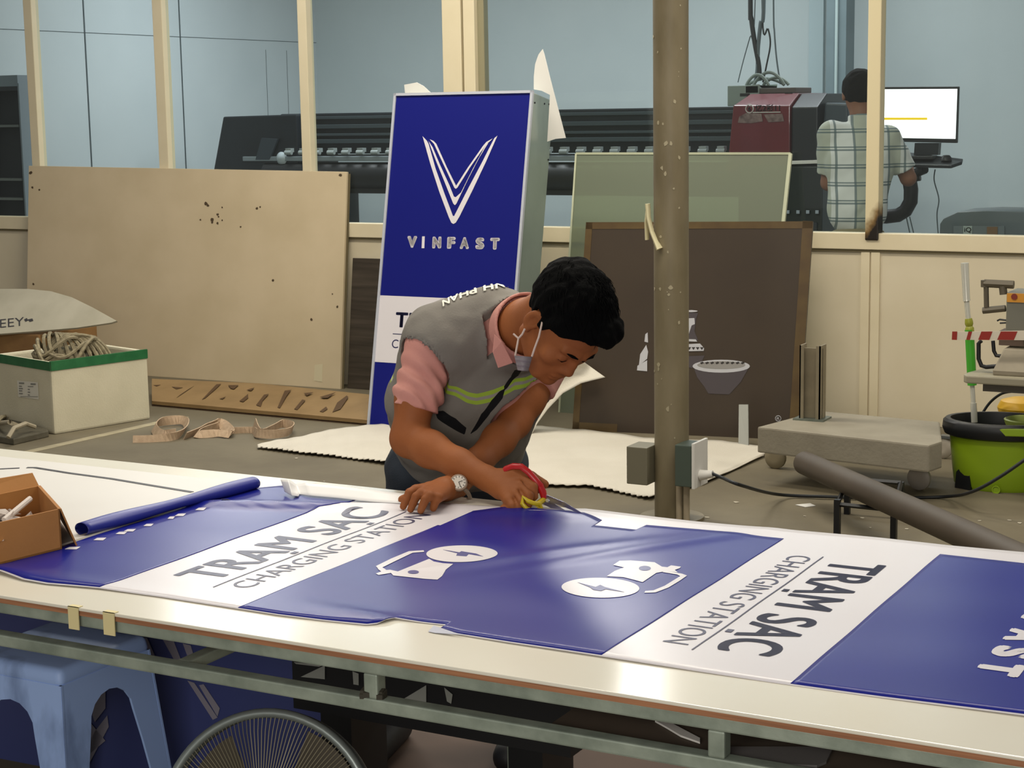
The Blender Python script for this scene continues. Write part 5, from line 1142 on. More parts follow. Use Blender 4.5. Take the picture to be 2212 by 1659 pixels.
def neck_sdf(p): return smin(cap(p, Hh_(0, -.045, -.040), NK, .053, .060), cap(p, NK, NB-tz*.06, .058, .05), .03)
def head_sdf(p):
    d = ell(p, Hh_(0, -.012, .035), np.array([.076, .096, .088])*HS, HFR)
    d = smin(d, ell(p, Hh_(0, .026, -.020), np.array([.064, .066, .078])*HS, HFR), .02)
    d = smin(d, ell(p, Hh_(0, .048, -.056), np.array([.048, .048, .046])*HS, HFR), .025)
    for s in (1, -1):
        d = smin(d, cap(p, Hh_(.056*s, -.005, -.055), Hh_(.028*s, .072, -.084), .020*HS, .018*HS), .022)
        d = smin(d, ell(p, Hh_(.046*s, .062, -.018), np.array([.020, .018, .017])*HS, HFR), .018)     # cheekbone
        d = smin(d, cap(p, Hh_(.010*s, .085, .026), Hh_(.044*s, .072, .028), .0085*HS, .007*HS), .012)  # brow
    d = smin(d, ell(p, Hh_(0, .088, -.088), np.array([.020, .018, .016])*HS, HFR), .016)            # chin
    for s in (1, -1): d = -smin(-d, ell(p, Hh_(.032*s, .095, .007), np.array([.016, .014, .010])*HS, HFR), .010)  # eye sockets
    d = smin(d, chain(p, [Hh_(0, .084, .016), Hh_(0, .093, -.004), Hh_(0, .102, -.022)], [.009*HS, .009*HS, .0115*HS], .006), .008)
    for s in (1, -1): d = smin(d, ell(p, Hh_(.012*s, .092, -.026), np.array([.0085, .013, .009])*HS, HFR), .006)
    d = smin(d, ell(p, Hh_(0, .082, -.040), np.array([.026, .018, .022])*HS, HFR), .012)
    d = smin(d, ell(p, Hh_(0, .096, -.053), np.array([.022, .009, .0062])*HS, HFR), .006)
    d = smin(d, ell(p, Hh_(0, .095, -.065), np.array([.019, .009, .0065])*HS, HFR), .006)
    d = -smin(-d, ell(p, Hh_(0, .106, -.059), np.array([.024, .009, .0020])*HS, HFR), .003)
    for s in (1, -1):      # eyelids closed downward
        d = smin(d, ell(p, Hh_(.031*s, .077, .004), np.array([.014, .010, .0105])*HS, HFR), .004)
    for s in (1, -1):
        fe = np.array([nrm(hs_*s+hn*.35), nrm(hn-hs_*s*.35), hu])
        e = ell(p, Hh_(.078*s, -.012, -.006), np.array([.009, .019, .032])*HS, fe)
        e = -smin(-e, ell(p, Hh_(.088*s, -.006, -.002), np.array([.010, .011, .019])*HS, fe), .004)
        d = smin(d, e, .005)
        d = smin(d, ell(p, Hh_(.080*s, -.002, -.032), np.array([.006, .008, .009])*HS, HFR), .005)
    return d
# arms
RE, RW = J(884, 947, 4.00), J(1052, 1033, 3.84)
LE, LW = J(1112, 912, 4.12), None
LW = ay(985, 1050, 3.30)
def arm_r(p):
    d = chain(p, [RS, RS*.45+RE*.55+cv(-.006, 0, 0), RE], [.050, .044, .041], .02)
    f1 = RE*.72+RW*.28
    return smin(d, chain(p, [RE, f1, RE*.35+RW*.65, RW], [.041, .040, .032, .026], .02), .02)
def arm_l(p):
    d = chain(p, [LS, LS*.45+LE*.55, LE], [.048, .042, .036], .02)
    f1 = LE*.72+LW*.28
    return smin(d, chain(p, [LE, f1, LE*.35+LW*.65, LW], [.036, .037, .031, .026], .02), .02)
# left hand, flat on the vinyl with bent fingers
zt = TZ+.006
def fl(x, y, z): return az(x, y, z)
LK = [fl(898, 1058, .842), fl(911, 1065, .843), fl(928, 1071, .840), fl(946, 1075, .834)]
LT = [fl(871, 1094, .811), fl(887, 1100, .811), fl(909, 1103, .811), fl(936, 1098, .811)]
def hand_l(p):
    palm = (LK[1]+LK[2])/2
    d = cap(p, LW, palm*.4+LW*.6, .027, .028)
    for k in range(4): d = smin(d, cap(p, LW*.75+palm*.25, LK[k], .021, .0115), .008)
    for k in range(4):
        a, b = LK[k], LT[k]; mid = (a+b)/2+np.array([0, 0, .012-.002*k])
        d = smin(d, chain(p, [a, mid, b*.55+mid*.45, b], [.0105, .0094, .0086, .0078], .002), .0035)
    th = [LW*.7+palm*.3, fl(925, 1058, .832), fl(893, 1070, .822), fl(869, 1079, .812)]
    return smin(d, chain(p, th, [.022, .0145, .0115, .0095], .004), .010)
# right hand holding the scissors
RKc = J(1120, 1060, 3.80)
RK = [J(1126, 1032, 3.79), J(1124, 1050, 3.768), J(1114, 1067, 3.755), J(1100, 1081, 3.752)]
def hand_r(p):
    d = cap(p, RW, J(1084, 1052, 3.81), .026, .029)
    for k in range(4): d = smin(d, cap(p, RW*.6+RKc*.4, RK[k], .022, .0135), .009)
    # fingers: curl down and back round the lower handle
    F = [[RK[0], J(1152, 1052, 3.765), J(1153, 1072, 3.760), J(1141, 1084, 3.765)],
         [RK[1], J(1143, 1070, 3.740), J(1140, 1090, 3.738), J(1126, 1098, 3.75)],
         [RK[2], J(1127, 1085, 3.732), J(1120, 1099, 3.735), J(1104, 1100, 3.75)],
         [RK[3], J(1108, 1093, 3.735), J(1100, 1101, 3.742), J(1088, 1098, 3.755)]]
    for k, f in enumerate(F): d = smin(d, chain(p, f, [.0120, .0105, .0095, .0085], .002), .0035)
    for k in range(3): q_ = (RK[k]+RK[k+1])/2; d = -smin(-d, cap(p, q_-VF*.014+VR*.004, (F[k][1]+F[k+1][1])/2-VF*.011, .0035, .003), .003)
    th = [RW*.55+RKc*.45+VU*.012, J(1112, 1024, 3.80), J(1146, 1030, 3.80), J(1176, 1046, 3.80)]
    return smin(d, chain(p, th, [.022, .0155, .0125, .0100], .005), .010)
def torso_core(p):
    d = ell(p, T(0, -.005, -.11), [.165, .105, .17], TFR)
    d = smin(d, ell(p, T(0, 0, -.30), [.135, .095, .15], TFR), .05)
    d = smin(d, cap(p, RS, LS, .045), .04)
    d = smin(d, cap(p, J(958, 742, 4.08), J(1062, 712, 4.10), .082, .080), .04)
    return smin(d, ell(p, PEL, [.155, .115, .11], TFR), .05)
FR_, FL_ = np.array([-2.42, 3.74, 0]), np.array([-2.10, 3.88, 0])
HRp, HLp = PEL+tx*.085-tz*.03, PEL-tx*.085-tz*.03
def legs(p, e=0.):
    d = None
    for h_, f_, ff in ((HRp, FR_, 1), (HLp, FL_, -1)):
        kn = (h_+f_)/2+np.array([.04, -.06, .02]); a = f_+np.array([0, 0, .10])
        q = chain(p, [h_, kn, a], [.085+e, .06+e, .042+e], .02); d = q if d is None else smin(d, q, .02)
    return d
def near(p, c, r, fn):
    q = np.linalg.norm(p-c, axis=1); m_ = q < r; d = q-r+.07
    if m_.any(): d[m_] = fn(p[m_])
    return d
HC1, HC2 = (LW+LK[1]+LT[1])/3, J(1100, 1060, 3.79)
def body(p):
    d = smin(near(p, HO, .24, head_sdf), neck_sdf(p), .025)
    d = smin(d, torso_core(p)+.014, .03)
    a = smin(arm_r(p), near(p, HC2, .19, hand_r), .012); b = smin(arm_l(p), near(p, HC1, .19, hand_l), .012)
    # the limbs grow out of the shoulders but never fuse where they cross
    d = np.minimum(smin(d, a, .02), smin(d, b, .02))
    d = smin(d, legs(p), .03)
    for f_ in (FR_, FL_):
        d = smin(d, cap(p, f_+[0, 0, .05], f_+np.array([.05, -.17, .03]), .042, .030), .03)
    return d
BOX = np.array([PEL, HO, RS, LS, RE, RW, LW, NB, FR_, FL_, LT[0], J(1180, 1050, 3.7)])
lo, hi = BOX.min(0)-.22, BOX.max(0)+.22; lo[2] = -.02
def local(fn): return fn
sdf_obj('body', body, lo, hi, BODY_H, SKIN, person, smooth_it=0)
# finer copies of detail are part of the same surface: hands and head are refined in place
# ------------------------------------------------ clothes
def wr(p, a=.004): return a*vnoise(p, 38, 1.)+a*.5*vnoise(p, 85, 4.)
legs_obj = sdf_obj('jeans', lambda p: np.maximum(np.maximum(smin(ell(p, PEL-tz*.01, [.172, .132, .13], TFR), legs(p, .012), .03), half(p, PEL+tz*.07, tz))+wr(p, .003), .07-p[:, 2]), lo, hi, .009, JEAN, person)
for f_ in (FR_, FL_):
    sdf_obj('shoe', lambda p, f_=f_: np.maximum(cap(p, f_+[0, 0, .045], f_+np.array([.06, -.20, .04]), .052, .04), .004-p[:, 2]), f_-[.2, .35, .05], f_+[.25, .15, .2], .008, VDK, person)
ax_r = nrm(RE-RS); nd = nrm(Hh_(0, -.05, -.06)-NK)
def shirt(p):
    s = chain(p, [RS, RS*.5+RE*.5, RE], [.056, .052, .052], .02)
    h1 = half(p, RS, ax_r)
    fold = (.0045*np.sin(half(p, RS, nrm(ax_r*.7+tx*.75))*190+2.5*vnoise(p, 18))+.003*vnoise(p, 60))*np.clip(h1/.06, 0, 1)
    s = np.maximum(s+fold, half(p, J(903, 884, 4.0), nrm(ax_r+cv(-.05, .05, 0)*.5)))
    s = np.maximum(s, -h1-.03)
    s2 = chain(p, [LS, LS*.5+LE*.5, LE], [.056, .052, .052], .02)+.003*vnoise(p, 50)
    s2 = np.maximum(s2, half(p, LS+(LE-LS)*.34, nrm(LE-LS))); s2 = np.maximum(s2, -half(p, LS, nrm(LE-LS))-.03)
    core = smin(torso_core(p)-.004, cap(p, NK-nd*.07, NK-nd*.03, .082, .072), .02)
    core = np.maximum(core, half(p, PEL+tz*.10, -tz)); core = np.maximum(core, -cap(p, NK-nd*.012, NK+nd*.1, .064))
    col = cap(p, NK-nd*.03, NK+nd*.05, .078, .072)
    col = np.maximum(np.abs(col)-.0035, half(p, NK+nd*.016, nd))
    col = np.maximum(col, -half(p, NK-nd*.035, nd))
    return smin(np.minimum(s, s2), smin(core, col, .006), .008)
sdf_obj('polo_shirt', shirt, lo, hi, .0036, PINK, person, smooth_it=2)
# two collar points falling on the chest
cq = lambda x, y, d: J(x, y, d)
MB().slab([cq(1068, 722, 3.865), cq(1084, 738, 3.862), cq(1108, 784, 3.868), cq(1076, 795, 3.862), cq(1064, 760, 3.86)], VF*.004).build('collar_point', PINK, person, bevel=.0012)
OA1, OA2, OB1 = J(1068, 705, 3.9), J(1080, 850, 3.95), J(1128, 770, 3.9)
n1o = nrm(np.cross(OA2-OA1, ty)); n1o = n1o if n1o@tx > 0 else -n1o       # away from the opening on his right
n2o = nrm(np.cross(OA2-OB1, ty)); n2o = n2o if n2o@tx < 0 else -n2o
def vest(p):
    d = ell(p, T(0, -.0, -.12), [.172, .128, .18], TFR)
    d = smin(d, ell(p, T(.0, .0, -.27), [.160, .130, .18], TFR), .05)
    d = smin(d, cap(p, RS-tx*.008, LS+tx*.01, .062), .04)
    d = smin(d, chain(p, [J(1066, 708, 4.09), J(958, 742, 4.07), J(922, 870, 4.18), J(934, 945, 4.29)], [.100, .094, .092, .095], .03), .03)
    d = smin(d, cap(p, NK-nd*.07-tz*.01, NK-nd*.05, .085, .085), .03)
    d = d+wr(p, .0035)+.004*vnoise(p, 17, 2.)+.003*np.sin(((p-TM)@tz)*70+((p-TM)@tx)*40+2*vnoise(p, 12))*np.clip(-((p-TM)@tz)-.12, 0, .2)*5
    y = (p-TM)@ty; z = (p-TM)@tz
    opening = np.maximum(np.maximum(half(p, OA1, n1o), half(p, OB1, n2o)), .0-y)
    d = np.maximum(d, -opening)
    d = np.maximum(d, -np.maximum(cap(p, NK-nd*.04, NK+nd*.2, .081), -half(p, NK-nd*.045, nd)))
    d = np.maximum(d, -np.maximum(chain(p, [RS+(RE-RS)*.10+tx*.004-ty*0, RE], [.062, .068], .01), -half(p, RS+(RE-RS)*.02, nrm(ax_r*.9+tx*.45))))
    d = np.maximum(d, -np.maximum(chain(p, [LS+(LE-LS)*.10, LE], [.062, .068], .01), -half(p, LS, nrm(nrm(LE-LS)*.9-tx*.45))))
    return np.maximum(d, half(p, T(0, 0, -.36), -tz))
def surf(fn, o, d, far=.4):
    t_ = 0.
    for _ in range(80):
        q = o+d*t_; v = float(fn(q[None])[0])
        if abs(v) < 3e-4: return q
        t_ += v*.7
        if t_ > far: return None
    return o+d*t_
def on_vest(px, py, off=.0015):
    o = ad(px, py, 3.6); d = nrm(ray(px, py)); q = surf(vest, o, d, .9); return q if q is None else q-d*off
def inpoly(x, y, P):
    r = np.zeros(len(x), bool); n = len(P)
    for i in range(n):
        (x0, y0), (x1, y1) = P[i], P[(i+1) % n]
        c = ((y0 > y) != (y1 > y)) & (x < (x1-x0)*(y-y0)/((y1-y0) or 1e-9)+x0); r ^= c
    return r
def tpoly(L):
    out = []
    for x, y in L:
        q = on_vest(x, y); q = q if q is not None else J(x, y, 4.); out.append(((q-TM)@tx, (q-TM)@tz))
    return out
P_pocket = tpoly([(940, 890), (958, 888), (985, 905), (1008, 925), (1004, 940), (975, 925), (945, 905)])
P_gap = tpoly([(1080, 846), (1092, 840), (1086, 862), (1060, 892), (1030, 930), (1015, 940), (1040, 895), (1062, 866)])
P_zip = tpoly([(1112, 800), (1128, 798), (1120, 812), (1108, 822), (1094, 842), (1088, 838), (1104, 815)])
LP = [((q-TM)@tx, (q-TM)@tz) for q in (on_vest(x, y) for x, y in ((964, 832), (985, 846), (1010, 860), (1030, 864), (1066, 856), (1112, 830), (1146, 822))) if q is not None]
LP.sort(); LPX = [a for a, b in LP]; LPZ = [b for a, b in LP]
qb = on_vest(928, 650); zb0 = (qb-TM)@tz if qb is not None else -.1
def polyd(x, y, P):
    d = np.full(len(x), 1e9); n = len(P)
    for i in range(n):
        a, b = np.array(P[i]), np.array(P[(i+1) % n]); ab = b-a; q = np.stack([x-a[0], y-a[1]], 1)
        t_ = np.clip(q@ab/(ab@ab+1e-12), 0, 1); d = np.minimum(d, np.hypot(q[:, 0]-t_*ab[0], q[:, 1]-t_*ab[1]))
    return np.where(inpoly(x, y, P), -d, d)
VM = bpy.data.materials.new('vest_cloth'); VM.use_nodes = True; nt = VM.node_tree; b = nt.nodes['Principled BSDF']; b.inputs['Roughness'].default_value = .8; b.inputs['Specular IOR Level'].default_value = .3
def attr_lt(nm, th, ab=False):
    a = nt.nodes.new('ShaderNodeAttribute'); a.attribute_name = nm; o_ = a.outputs['Fac']
    if ab: q = nt.nodes.new('ShaderNodeMath'); q.operation = 'ABSOLUTE'; nt.links.new(o_, q.inputs[0]); o_ = q.outputs[0]
    l = nt.nodes.new('ShaderNodeMath'); l.operation = 'LESS_THAN'; l.inputs[1].default_value = th; nt.links.new(o_, l.inputs[0]); return l.outputs[0]
cur = None; base = lin('#77726a')
for nm, th, ab, colr in (('stripe', .0120, True, '#93ad38'), ('stripe', .0034, True, '#8f8a80'), ('dark', 0., False, '#0d0d10'), ('backstripe', .0100, True, '#9fb04a'), ('backstripe', .0030, True, '#c8c8b8')):
    mx = nt.nodes.new('ShaderNodeMix'); mx.data_type = 'RGBA'
    if cur is None: mx.inputs['A'].default_value = base
    else: nt.links.new(cur, mx.inputs['A'])
    mx.inputs['B'].default_value = lin(colr); nt.links.new(attr_lt(nm, th, ab), mx.inputs['Factor']); cur = mx.outputs['Result']
nt.links.new(cur, b.inputs['Base Color'])
nz = nt.nodes.new('ShaderNodeTexNoise'); nz.inputs['Scale'].default_value = 200; bp = nt.nodes.new('ShaderNodeBump'); bp.inputs['Strength'].default_value = .2; bp.inputs['Distance'].default_value = .003
tc = nt.nodes.new('ShaderNodeTexCoord'); nt.links.new(tc.outputs['Object'], nz.inputs['Vector']); nt.links.new(nz.outputs['Fac'], bp.inputs['Height']); nt.links.new(bp.outputs[0], b.inputs['Normal'])
vo = sdf_obj('vest', vest, lo, hi, .0040, VM, person, smooth_it=3)
co = np.empty(len(vo.data.vertices)*3); vo.data.vertices.foreach_get('co', co); co = co.reshape(-1, 3)+np.array(person.location)
x = (co-TM)@tx; z = (co-TM)@tz; y = (co-TM)@ty
st = np.where(y > -.01, z-np.interp(x, LPX, LPZ), 9.)
bs__ = np.where(y < -.04, z-zb0, 9.)
dk_ = np.minimum.reduce([polyd(x, z, P) for P in (P_pocket, P_gap, P_zip)]); dk_ = np.where(y > .02, dk_, 9.)
for nm, arr in (('stripe', st), ('backstripe', bs__), ('dark', dk_)):
    at_ = vo.data.attributes.new(nm, 'FLOAT', 'POINT'); at_.data.foreach_set('value', arr.astype(np.float32))
# wording across the shoulders, its letter tops towards the neck
mb = MB(); V2, F2_ = text2d('DINH PHAN', .03, 1.05, sub=3); pts = []
CU = np.array([(0, 1122, 611), (.2, 1090, 613), (.4, 1052, 619), (.6, 1014, 629), (.8, 980, 642), (1, 955, 655)])
for u, v in V2:
    q = on_vest(float(np.interp(u, CU[:, 0], CU[:, 1]))+1.5*v, float(np.interp(u, CU[:, 0], CU[:, 2]))-4+13*v, .003); pts.append(q+VU*.002 if q is not None else J(1000, 680, 4.1))
mb.add(pts, F2_); mb.build('vest_lettering', mat('print_white', '#d6d3c4', .5), person)
# hair
HLY = [-.12, -.06, -.034, -.028, -.004, .002, .016, .026, .05, .07, .085, .13]
HLZ = [-.080, -.062, -.040, .026, .026, .002, .002, .036, .046, .076, .080, .080]
def hair(p):
    sk = ell(p, Hh_(0, -.020, .042), np.array([.088, .112, .100])*HS, HFR)
    q = (p-HO)@HFR.T/HS
    n = .004*vnoise(p, 70)+.0025*vnoise(p, 150, 3.)
    fringe = ell(p, Hh_(-.022, .050, .088), np.array([.050, .042, .036])*HS, HFR)
    sk = smin(sk, fringe, .02)
    zl_ = np.interp(q[:, 1], HLY, HLZ)
    zl_ = zl_-.03*np.clip(-q[:, 0]-.02, 0, .05)*20*(q[:, 1] > .03)*.6
    return np.maximum(sk+n, (zl_-q[:, 2])*.8)
sdf_obj('hair', hair, HO-.2, HO+.2, .003, HAIR, person)
mb = MB(); rn = random.Random(8)
for k in range(420):
    a = rn.uniform(0, 6.283); b = rn.uniform(.05, 1.6); dl = np.array([math.sin(b)*math.cos(a), math.sin(b)*math.sin(a), math.cos(b)])
    if dl[1] > .5 and dl[2] < .55: continue
    if dl[1] > -.2 and dl[2] < .25: continue
    q = Hh_(0, -.020, .042)+(hs_*dl[0]*.087+hn*dl[1]*.111+hu*dl[2]*.099)*HS
    out = hs_*dl[0]+hn*dl[1]+hu*dl[2]; tg = hn*.8+hs_*rn.uniform(-.5, .5)-hu*.1; tg = nrm(tg-out*(tg@out)*.6)
    mb.tube([q, q+tg*.014+out*.004, q+tg*.026+out*rn.uniform(.001, .005)], [.0012, .0010, .0003], n=3)
o_ = mb.build('hair_strands', HAIR, person, smooth=True); o_['kind'] = 'stuff'
# brows, eyes, mouth shade
mb = MB()
for s in (1, -1): mb.tube([Hh_(.012*s, .0915, .027), Hh_(.028*s, .0885, .031), Hh_(.046*s, .075, .028)], [.003, .0042, .002], n=6, flat=(1, .8))
mb.build('eyebrow', HAIR, person)
mb = MB()
for s in (1, -1): mb.tube([Hh_(.020*s, .0850, .001), Hh_(.031*s, .0862, -.003), Hh_(.042*s, .081, .001)], .0014, n=5)
mb.build('eyelash', HAIR, person)
# face mask pulled down under the chin, with its ear loops
MSK = mat('mask_white', '#c9b3a6', .6)
mb = MB()
E0 = [J(1166, 684, 3.745), J(1172, 692, 3.735), J(1170, 702, 3.725), J(1164, 728, 3.712), J(1155, 752, 3.715), J(1149, 770, 3.72)]
mb.tube(E0, .0022, n=6)
mb.tube([J(1134, 710, 3.74), J(1128, 722, 3.74), J(1120, 731, 3.745), J(1118, 742, 3.74), J(1113, 768, 3.74)], .0022, n=6); mb.tube([J(1109, 721, 3.75), J(1120, 731, 3.745)], .0022, n=5)
pm = lambda x, y, d: J(x, y, d)
mb.build('ear_loop', MSK, person, smooth=True)
def mk(u, v):
    a = np.array([1111, 768])*(1-u)+np.array([1150, 771])*u; b = np.array([1118, 800])*(1-u)+np.array([1141, 802])*u
    p = a*(1-v)+b*v; return J(p[0], p[1], 3.735-.02*math.sin(u*3.14)+.03*v+.004*math.sin(v*18))
MB().grid(mk, 12, 12, VF*.002).build('face_mask', mat('mask_grey', '#8d8587', .7), person, smooth='all')
# wristwatch on the left wrist
wd = nrm((LE-LW)); o_ = ad(990, 1046, 3.6); qd = nrm(ray(990, 1046)); cw = surf(body, o_, qd, .6)-qd*.003
fdir = nrm(-VF*.86+VU*.42+VR*.10); wax = nrm(wd-fdir*(wd@fdir)); sd_ = np.cross(wax, fdir); wd = wax
wc = cw-fdir*.031
mb = MB().tube([wc+fdir*math.cos(a)*.0315+sd_*math.sin(a)*.034 for a in np.linspace(0, 6.283, 41)[:-1]], .0048, n=6, closed=True)
wt = mb.build('watch_strap', mat('strap_steel', '#8f7f70', .4, metal=.5), person, smooth=True)
cw = wc+fdir*.036
MB().lathe([(0, 0), (.019, 0), (.020, .003), (.019, .008), (.0165, .0085), (.0165, .0075), (0, .0075)], cw-fdir*.001, fdir, n=32).build('watch_case', mat('case_rose', '#b39a86', .3, metal=.6), person, smooth=True)
MB().lathe([(0, 0), (.0158, 0), (.0158, .0008), (0, .0008)], cw+fdir*.0066, fdir, n=32).build('watch_dial', mat('dial_cream', '#d8d0c2', .4), person)
mb = MB()
for k in range(12):
    a = k*math.pi/6; q = cw+fdir*.0080+(wd*math.cos(a)+sd_*math.sin(a))*.013; mb.obox(q, wd*math.cos(a)+sd_*math.sin(a), fdir, np.cross(fdir, wd*math.cos(a)+sd_*math.sin(a)), .0035, .0004, .0012)
for a, L in ((.6, .009), (2.2, .012)): mb.obox(cw+fdir*.0082+(wd*math.cos(a)+sd_*math.sin(a))*L/2, wd*math.cos(a)+sd_*math.sin(a), fdir, np.cross(fdir, wd*math.cos(a)+sd_*math.sin(a)), L, .0004, .0013)
mb.build('watch_marks', VDK, person)

# ------------------------------------------------------------------ scissors
sc = thing('scissors', az(1180, 1085, TZ), 'scissors with red and yellow handles held in the right hand, cutting the banner', 'scissors')
RED = mat('handle_red', '#b3161a', .35); YEL = mat('handle_yellow', '#cdb31d', .4); BLD = mat('blade_steel', '#9a98b4', .22, metal=.8)
PV = J(1176, 1078, 3.775); TIP = az(1261, 1111, TZ+.006)
def loop(L, d): return [J(x, y, dd) for (x, y), dd in zip(L, d)]
rl = [(1092, 1013), (1108, 1007), (1126, 1008), (1142, 1020), (1156, 1036), (1168, 1050), (1172, 1060), (1160, 1060), (1146, 1052), (1138, 1040), (1124, 1026), (1108, 1018)]
MB().tube(loop(rl, [3.80, 3.79, 3.78, 3.775, 3.77, 3.77, 3.775, 3.79, 3.80, 3.815, 3.815, 3.81]), .0058, n=10, closed=True, flat=(1, 1.25)).tube([J(1166, 1050, 3.77), J(1172, 1062, 3.772), PV], [.008, .0085, .007], n=10).build('red_handle', RED, sc, smooth=True, label='red handle')
yl = [(1126, 1076), (1138, 1082), (1150, 1086), (1164, 1088), (1166, 1096), (1158, 1102), (1146, 1102), (1134, 1098), (1124, 1090)]
yl = [(1130, 1074), (1140, 1082), (1152, 1087), (1165, 1088), (1169, 1096), (1160, 1103), (1148, 1103), (1137, 1098), (1128, 1088)]
MB().tube(loop(yl, [3.722, 3.72, 3.72, 3.73, 3.735, 3.735, 3.725, 3.72, 3.72]), .0050, n=10, closed=True).tube([J(1160, 1090, 3.745), J(1168, 1084, 3.76), PV], [.006, .0065, .006], n=8).build('yellow_handle', YEL, sc, smooth=True, label='yellow handle')
bd = nrm(TIP-PV); bn = nrm(np.cross(bd, VU)); bu = np.cross(bn, bd); bu = bu if bu[2] > 0 else -bu
bo = nrm(np.cross(bd, bu))
L_ = np.linalg.norm(TIP-PV)
MB().slab([PV-bd*.008+bu*.011, PV+bd*L_*.5+bu*.010, PV+bd*L_+bu*.001, PV+bd*L_*.98-bu*.001, PV+bd*L_*.4-bu*.0, PV-bd*.006-bu*.004], bo*.0016).build('upper_blade', BLD, sc)
bd2 = nrm(bd-bu*.10)
MB().slab([PV-bd*.006+bu*.004, PV+bd2*L_*.5+bu*.0, PV+bd2*L_*.93-bu*.001, PV+bd2*L_*.5-bu*.010, PV-bd*.004-bu*.012], -bo*.0016).build('lower_blade', BLD, sc)
MB().lathe([(0, -.004), (.004, -.004), (.0045, 0), (.004, .004), (0, .004)], PV+bd*.012, bo, n=14).build('pivot_screw', CHR, sc)

# ------------------------------------------------------------------ second worker behind the glass
DP = float((ay(1850, 330, 10.35)-VC)@VF)
def K(x, y, d=0.): return ad(x, y, DP+d)
p2 = thing('person', [K(1850, 500)[0], K(1850, 500)[1], .12], 'person in a white checked shirt seen from behind, working at the monitor', 'person')
fr2 = np.array([VR, nrm(-VU*.0+VF), VU])
S0, S1_ = K(1795, 290, .02), K(1918, 300, .0); N0 = K(1862, 262, 0); W0 = K(1853, 470, -.02)
E1, E0_ = K(1962, 385, .05), K(1790, 395, .12)
H1, H0 = K(1958, 345, .34), K(1830, 370, .38)
def person2(p):
    hc = K(1856, 195, 0)
    d = ell(p, hc+VU*.01, [.092, .112, .108], fr2)
    d = smin(d, ell(p, hc-VU*.06+VF*.03, [.07, .075, .075], fr2), .03)
    for s in (1, -1): d = smin(d, ell(p, hc+VR*.094*s-VU*.035, [.010, .020, .032], fr2), .006)
    d = smin(d, cap(p, hc-VU*.06, N0-VU*.03, .062, .068), .03)
    t_ = ell(p, K(1858, 350), [.19, .10, .22], fr2); t_ = smin(t_, ell(p, K(1855, 450), [.15, .10, .20], fr2), .06)
    d = smin(d, t_, .03)
    for a, b, c_ in ((S1_, E1, H1), (S0, E0_, H0)):
        d = smin(d, chain(p, [a, b, c_], [.060, .046, .032], .02), .03)
        dr = nrm(c_-b); d = smin(d, ell(p, c_+dr*.04, [.035, .045, .022], fr2), .015)
        for k in range(4): d = smin(d, cap(p, c_+dr*.06+VR*(.014*(k-1.5)), c_+dr*.12+VR*(.016*(k-1.5))-VU*.02, .009, .008), .006)
        d = smin(d, cap(p, c_+dr*.02, c_+dr*.05-VR*.04, .012, .009), .01)
    for s in (1, -1):
        hp_ = K(1853+s*22, 520); d = smin(d, chain(p, [hp_, hp_*[1, 1, 0]+[0, 0, .55], hp_*[1, 1, 0]+[0, 0, .22]], [.085, .06, .045], .02), .03)
        d = smin(d, cap(p, hp_*[1, 1, 0]+[0, 0, .17], hp_*[1, 1, 0]+nrm(VF*[1, 1, 0])*.14+[0, 0, .15], .04, .03), .02)
    return d
C2 = K(1855, 400); lo2, hi2 = C2-[.55, .6, 1.3], C2+[.55, .7, .9]; lo2[2] = .121
sdf_obj('body', person2, lo2, hi2, .008, mat('skin_dim', '#80553e', .6), p2)
def hair2(p):
    hc = K(1856, 195, 0); d = ell(p, hc+VU*.014-VF*.006, [.104, .122, .116], fr2)+.003*vnoise(p, 90)
    q = p-hc; return np.maximum(d, np.maximum(q@(-VU)-.092, (q@VF)*.9-.05+(q@(-VU))*.5))
sdf_obj('hair', hair2, lo2, hi2, .007, mat('hair_dark2', '#0b0908', .9, spec=.1), p2)
def shirt2(p):
    d = ell(p, K(1858, 350), [.215, .125, .235], fr2); d = smin(d, ell(p, K(1852, 440), [.185, .125, .22], fr2), .06)
    d = smin(d, cap(p, S0, S1_, .075), .05)
    for a, b in ((S1_, E1), (S0, E0_)):
        s = cap(p, a, b, .080, .072); s = np.maximum(s, half(p, a+(b-a)*.80, nrm(b-a))); d = smin(d, s, .025)
    d = d+.004*vnoise(p, 26)+.003*vnoise(p, 50, 2)
    d = np.maximum(d, half(p, K(1853, 503), -VU)); d = np.maximum(d, -cap(p, N0-VU*.02, N0+VU*.2, .075))
    col = np.abs(cap(p, N0-VU*.03, N0+VU*.02, .078))-.006; col = np.maximum(col, half(p, N0+VU*.035, VU))
    return np.minimum(d, np.maximum(col, -half(p, N0-VU*.05, VU)))
CHK = bpy.data.materials.new('checked_shirt'); CHK.use_nodes = True; nt = CHK.node_tree; bs = nt.nodes['Principled BSDF']; bs.inputs['Roughness'].default_value = .8
tc = nt.nodes.new('ShaderNodeTexCoord'); mp = nt.nodes.new('ShaderNodeMapping'); nt.links.new(tc.outputs['Object'], mp.inputs[0]); mp.inputs['Rotation'].default_value = (0, 0, -CPH)
sx = nt.nodes.new('ShaderNodeSeparateXYZ'); nt.links.new(mp.outputs[0], sx.inputs[0])
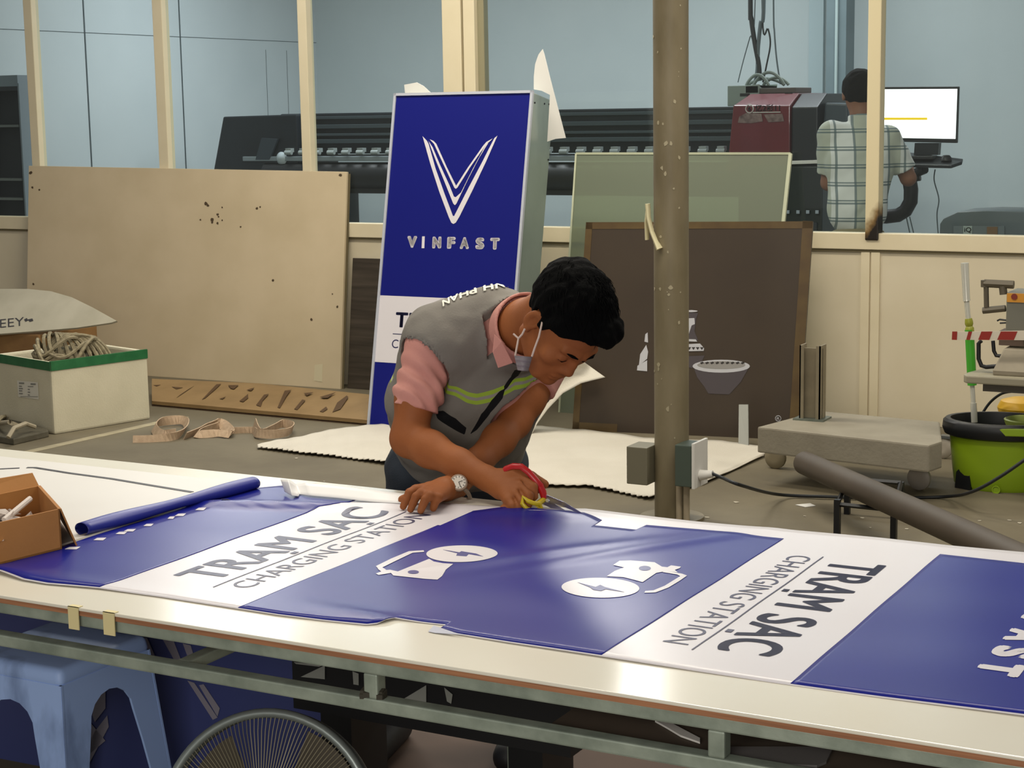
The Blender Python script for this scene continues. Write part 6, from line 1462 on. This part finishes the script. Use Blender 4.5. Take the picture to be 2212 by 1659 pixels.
def band(src, sc_, off, w):
    a = nt.nodes.new('ShaderNodeMath'); a.operation = 'MULTIPLY_ADD'; a.inputs[1].default_value = sc_; a.inputs[2].default_value = off; nt.links.new(src, a.inputs[0])
    f = nt.nodes.new('ShaderNodeMath'); f.operation = 'FRACT'; nt.links.new(a.outputs[0], f.inputs[0])
    l = nt.nodes.new('ShaderNodeMath'); l.operation = 'LESS_THAN'; l.inputs[1].default_value = w; nt.links.new(f.outputs[0], l.inputs[0]); return l.outputs[0]
bs_ = [band(sx.outputs['X'], 9.5, .3, .13), band(sx.outputs['Z'], 9.5, .1, .10), band(sx.outputs['Z'], 9.5, .93, .08)]
cur = None; col0 = lin('#cfcfca'); dk = lin('#4d5f62'); md = lin('#adafa0')
wide = band(sx.outputs['X'], 4.75, .1, .35)
mx = nt.nodes.new('ShaderNodeMix'); mx.data_type = 'RGBA'; mx.inputs['A'].default_value = col0; mx.inputs['B'].default_value = md; nt.links.new(wide, mx.inputs['Factor']); cur = mx.outputs['Result']
for b in bs_:
    sc2 = nt.nodes.new('ShaderNodeMath'); sc2.operation = 'MULTIPLY'; sc2.inputs[1].default_value = .8; nt.links.new(b, sc2.inputs[0])
    mx = nt.nodes.new('ShaderNodeMix'); mx.data_type = 'RGBA'; nt.links.new(cur, mx.inputs['A']); mx.inputs['B'].default_value = dk; nt.links.new(sc2.outputs[0], mx.inputs['Factor']); cur = mx.outputs['Result']
nt.links.new(cur, bs.inputs['Base Color'])
sdf_obj('shirt', shirt2, lo2, hi2, .007, CHK, p2)
def pants2(p):
    d = ell(p, K(1853, 520), [.165, .12, .13], fr2)
    for s in (1, -1):
        hp_ = K(1853+s*22, 520); d = smin(d, chain(p, [hp_, hp_*[1, 1, 0]+[0, 0, .55], hp_*[1, 1, 0]+[0, 0, .25]], [.10, .08, .07], .02), .03)
    return np.maximum(np.maximum(d, half(p, K(1853, 497), VU)), .2-p[:, 2])
sdf_obj('trousers', pants2, lo2, hi2, .012, mat('trousers_khaki', '#7d7357', .8), p2)
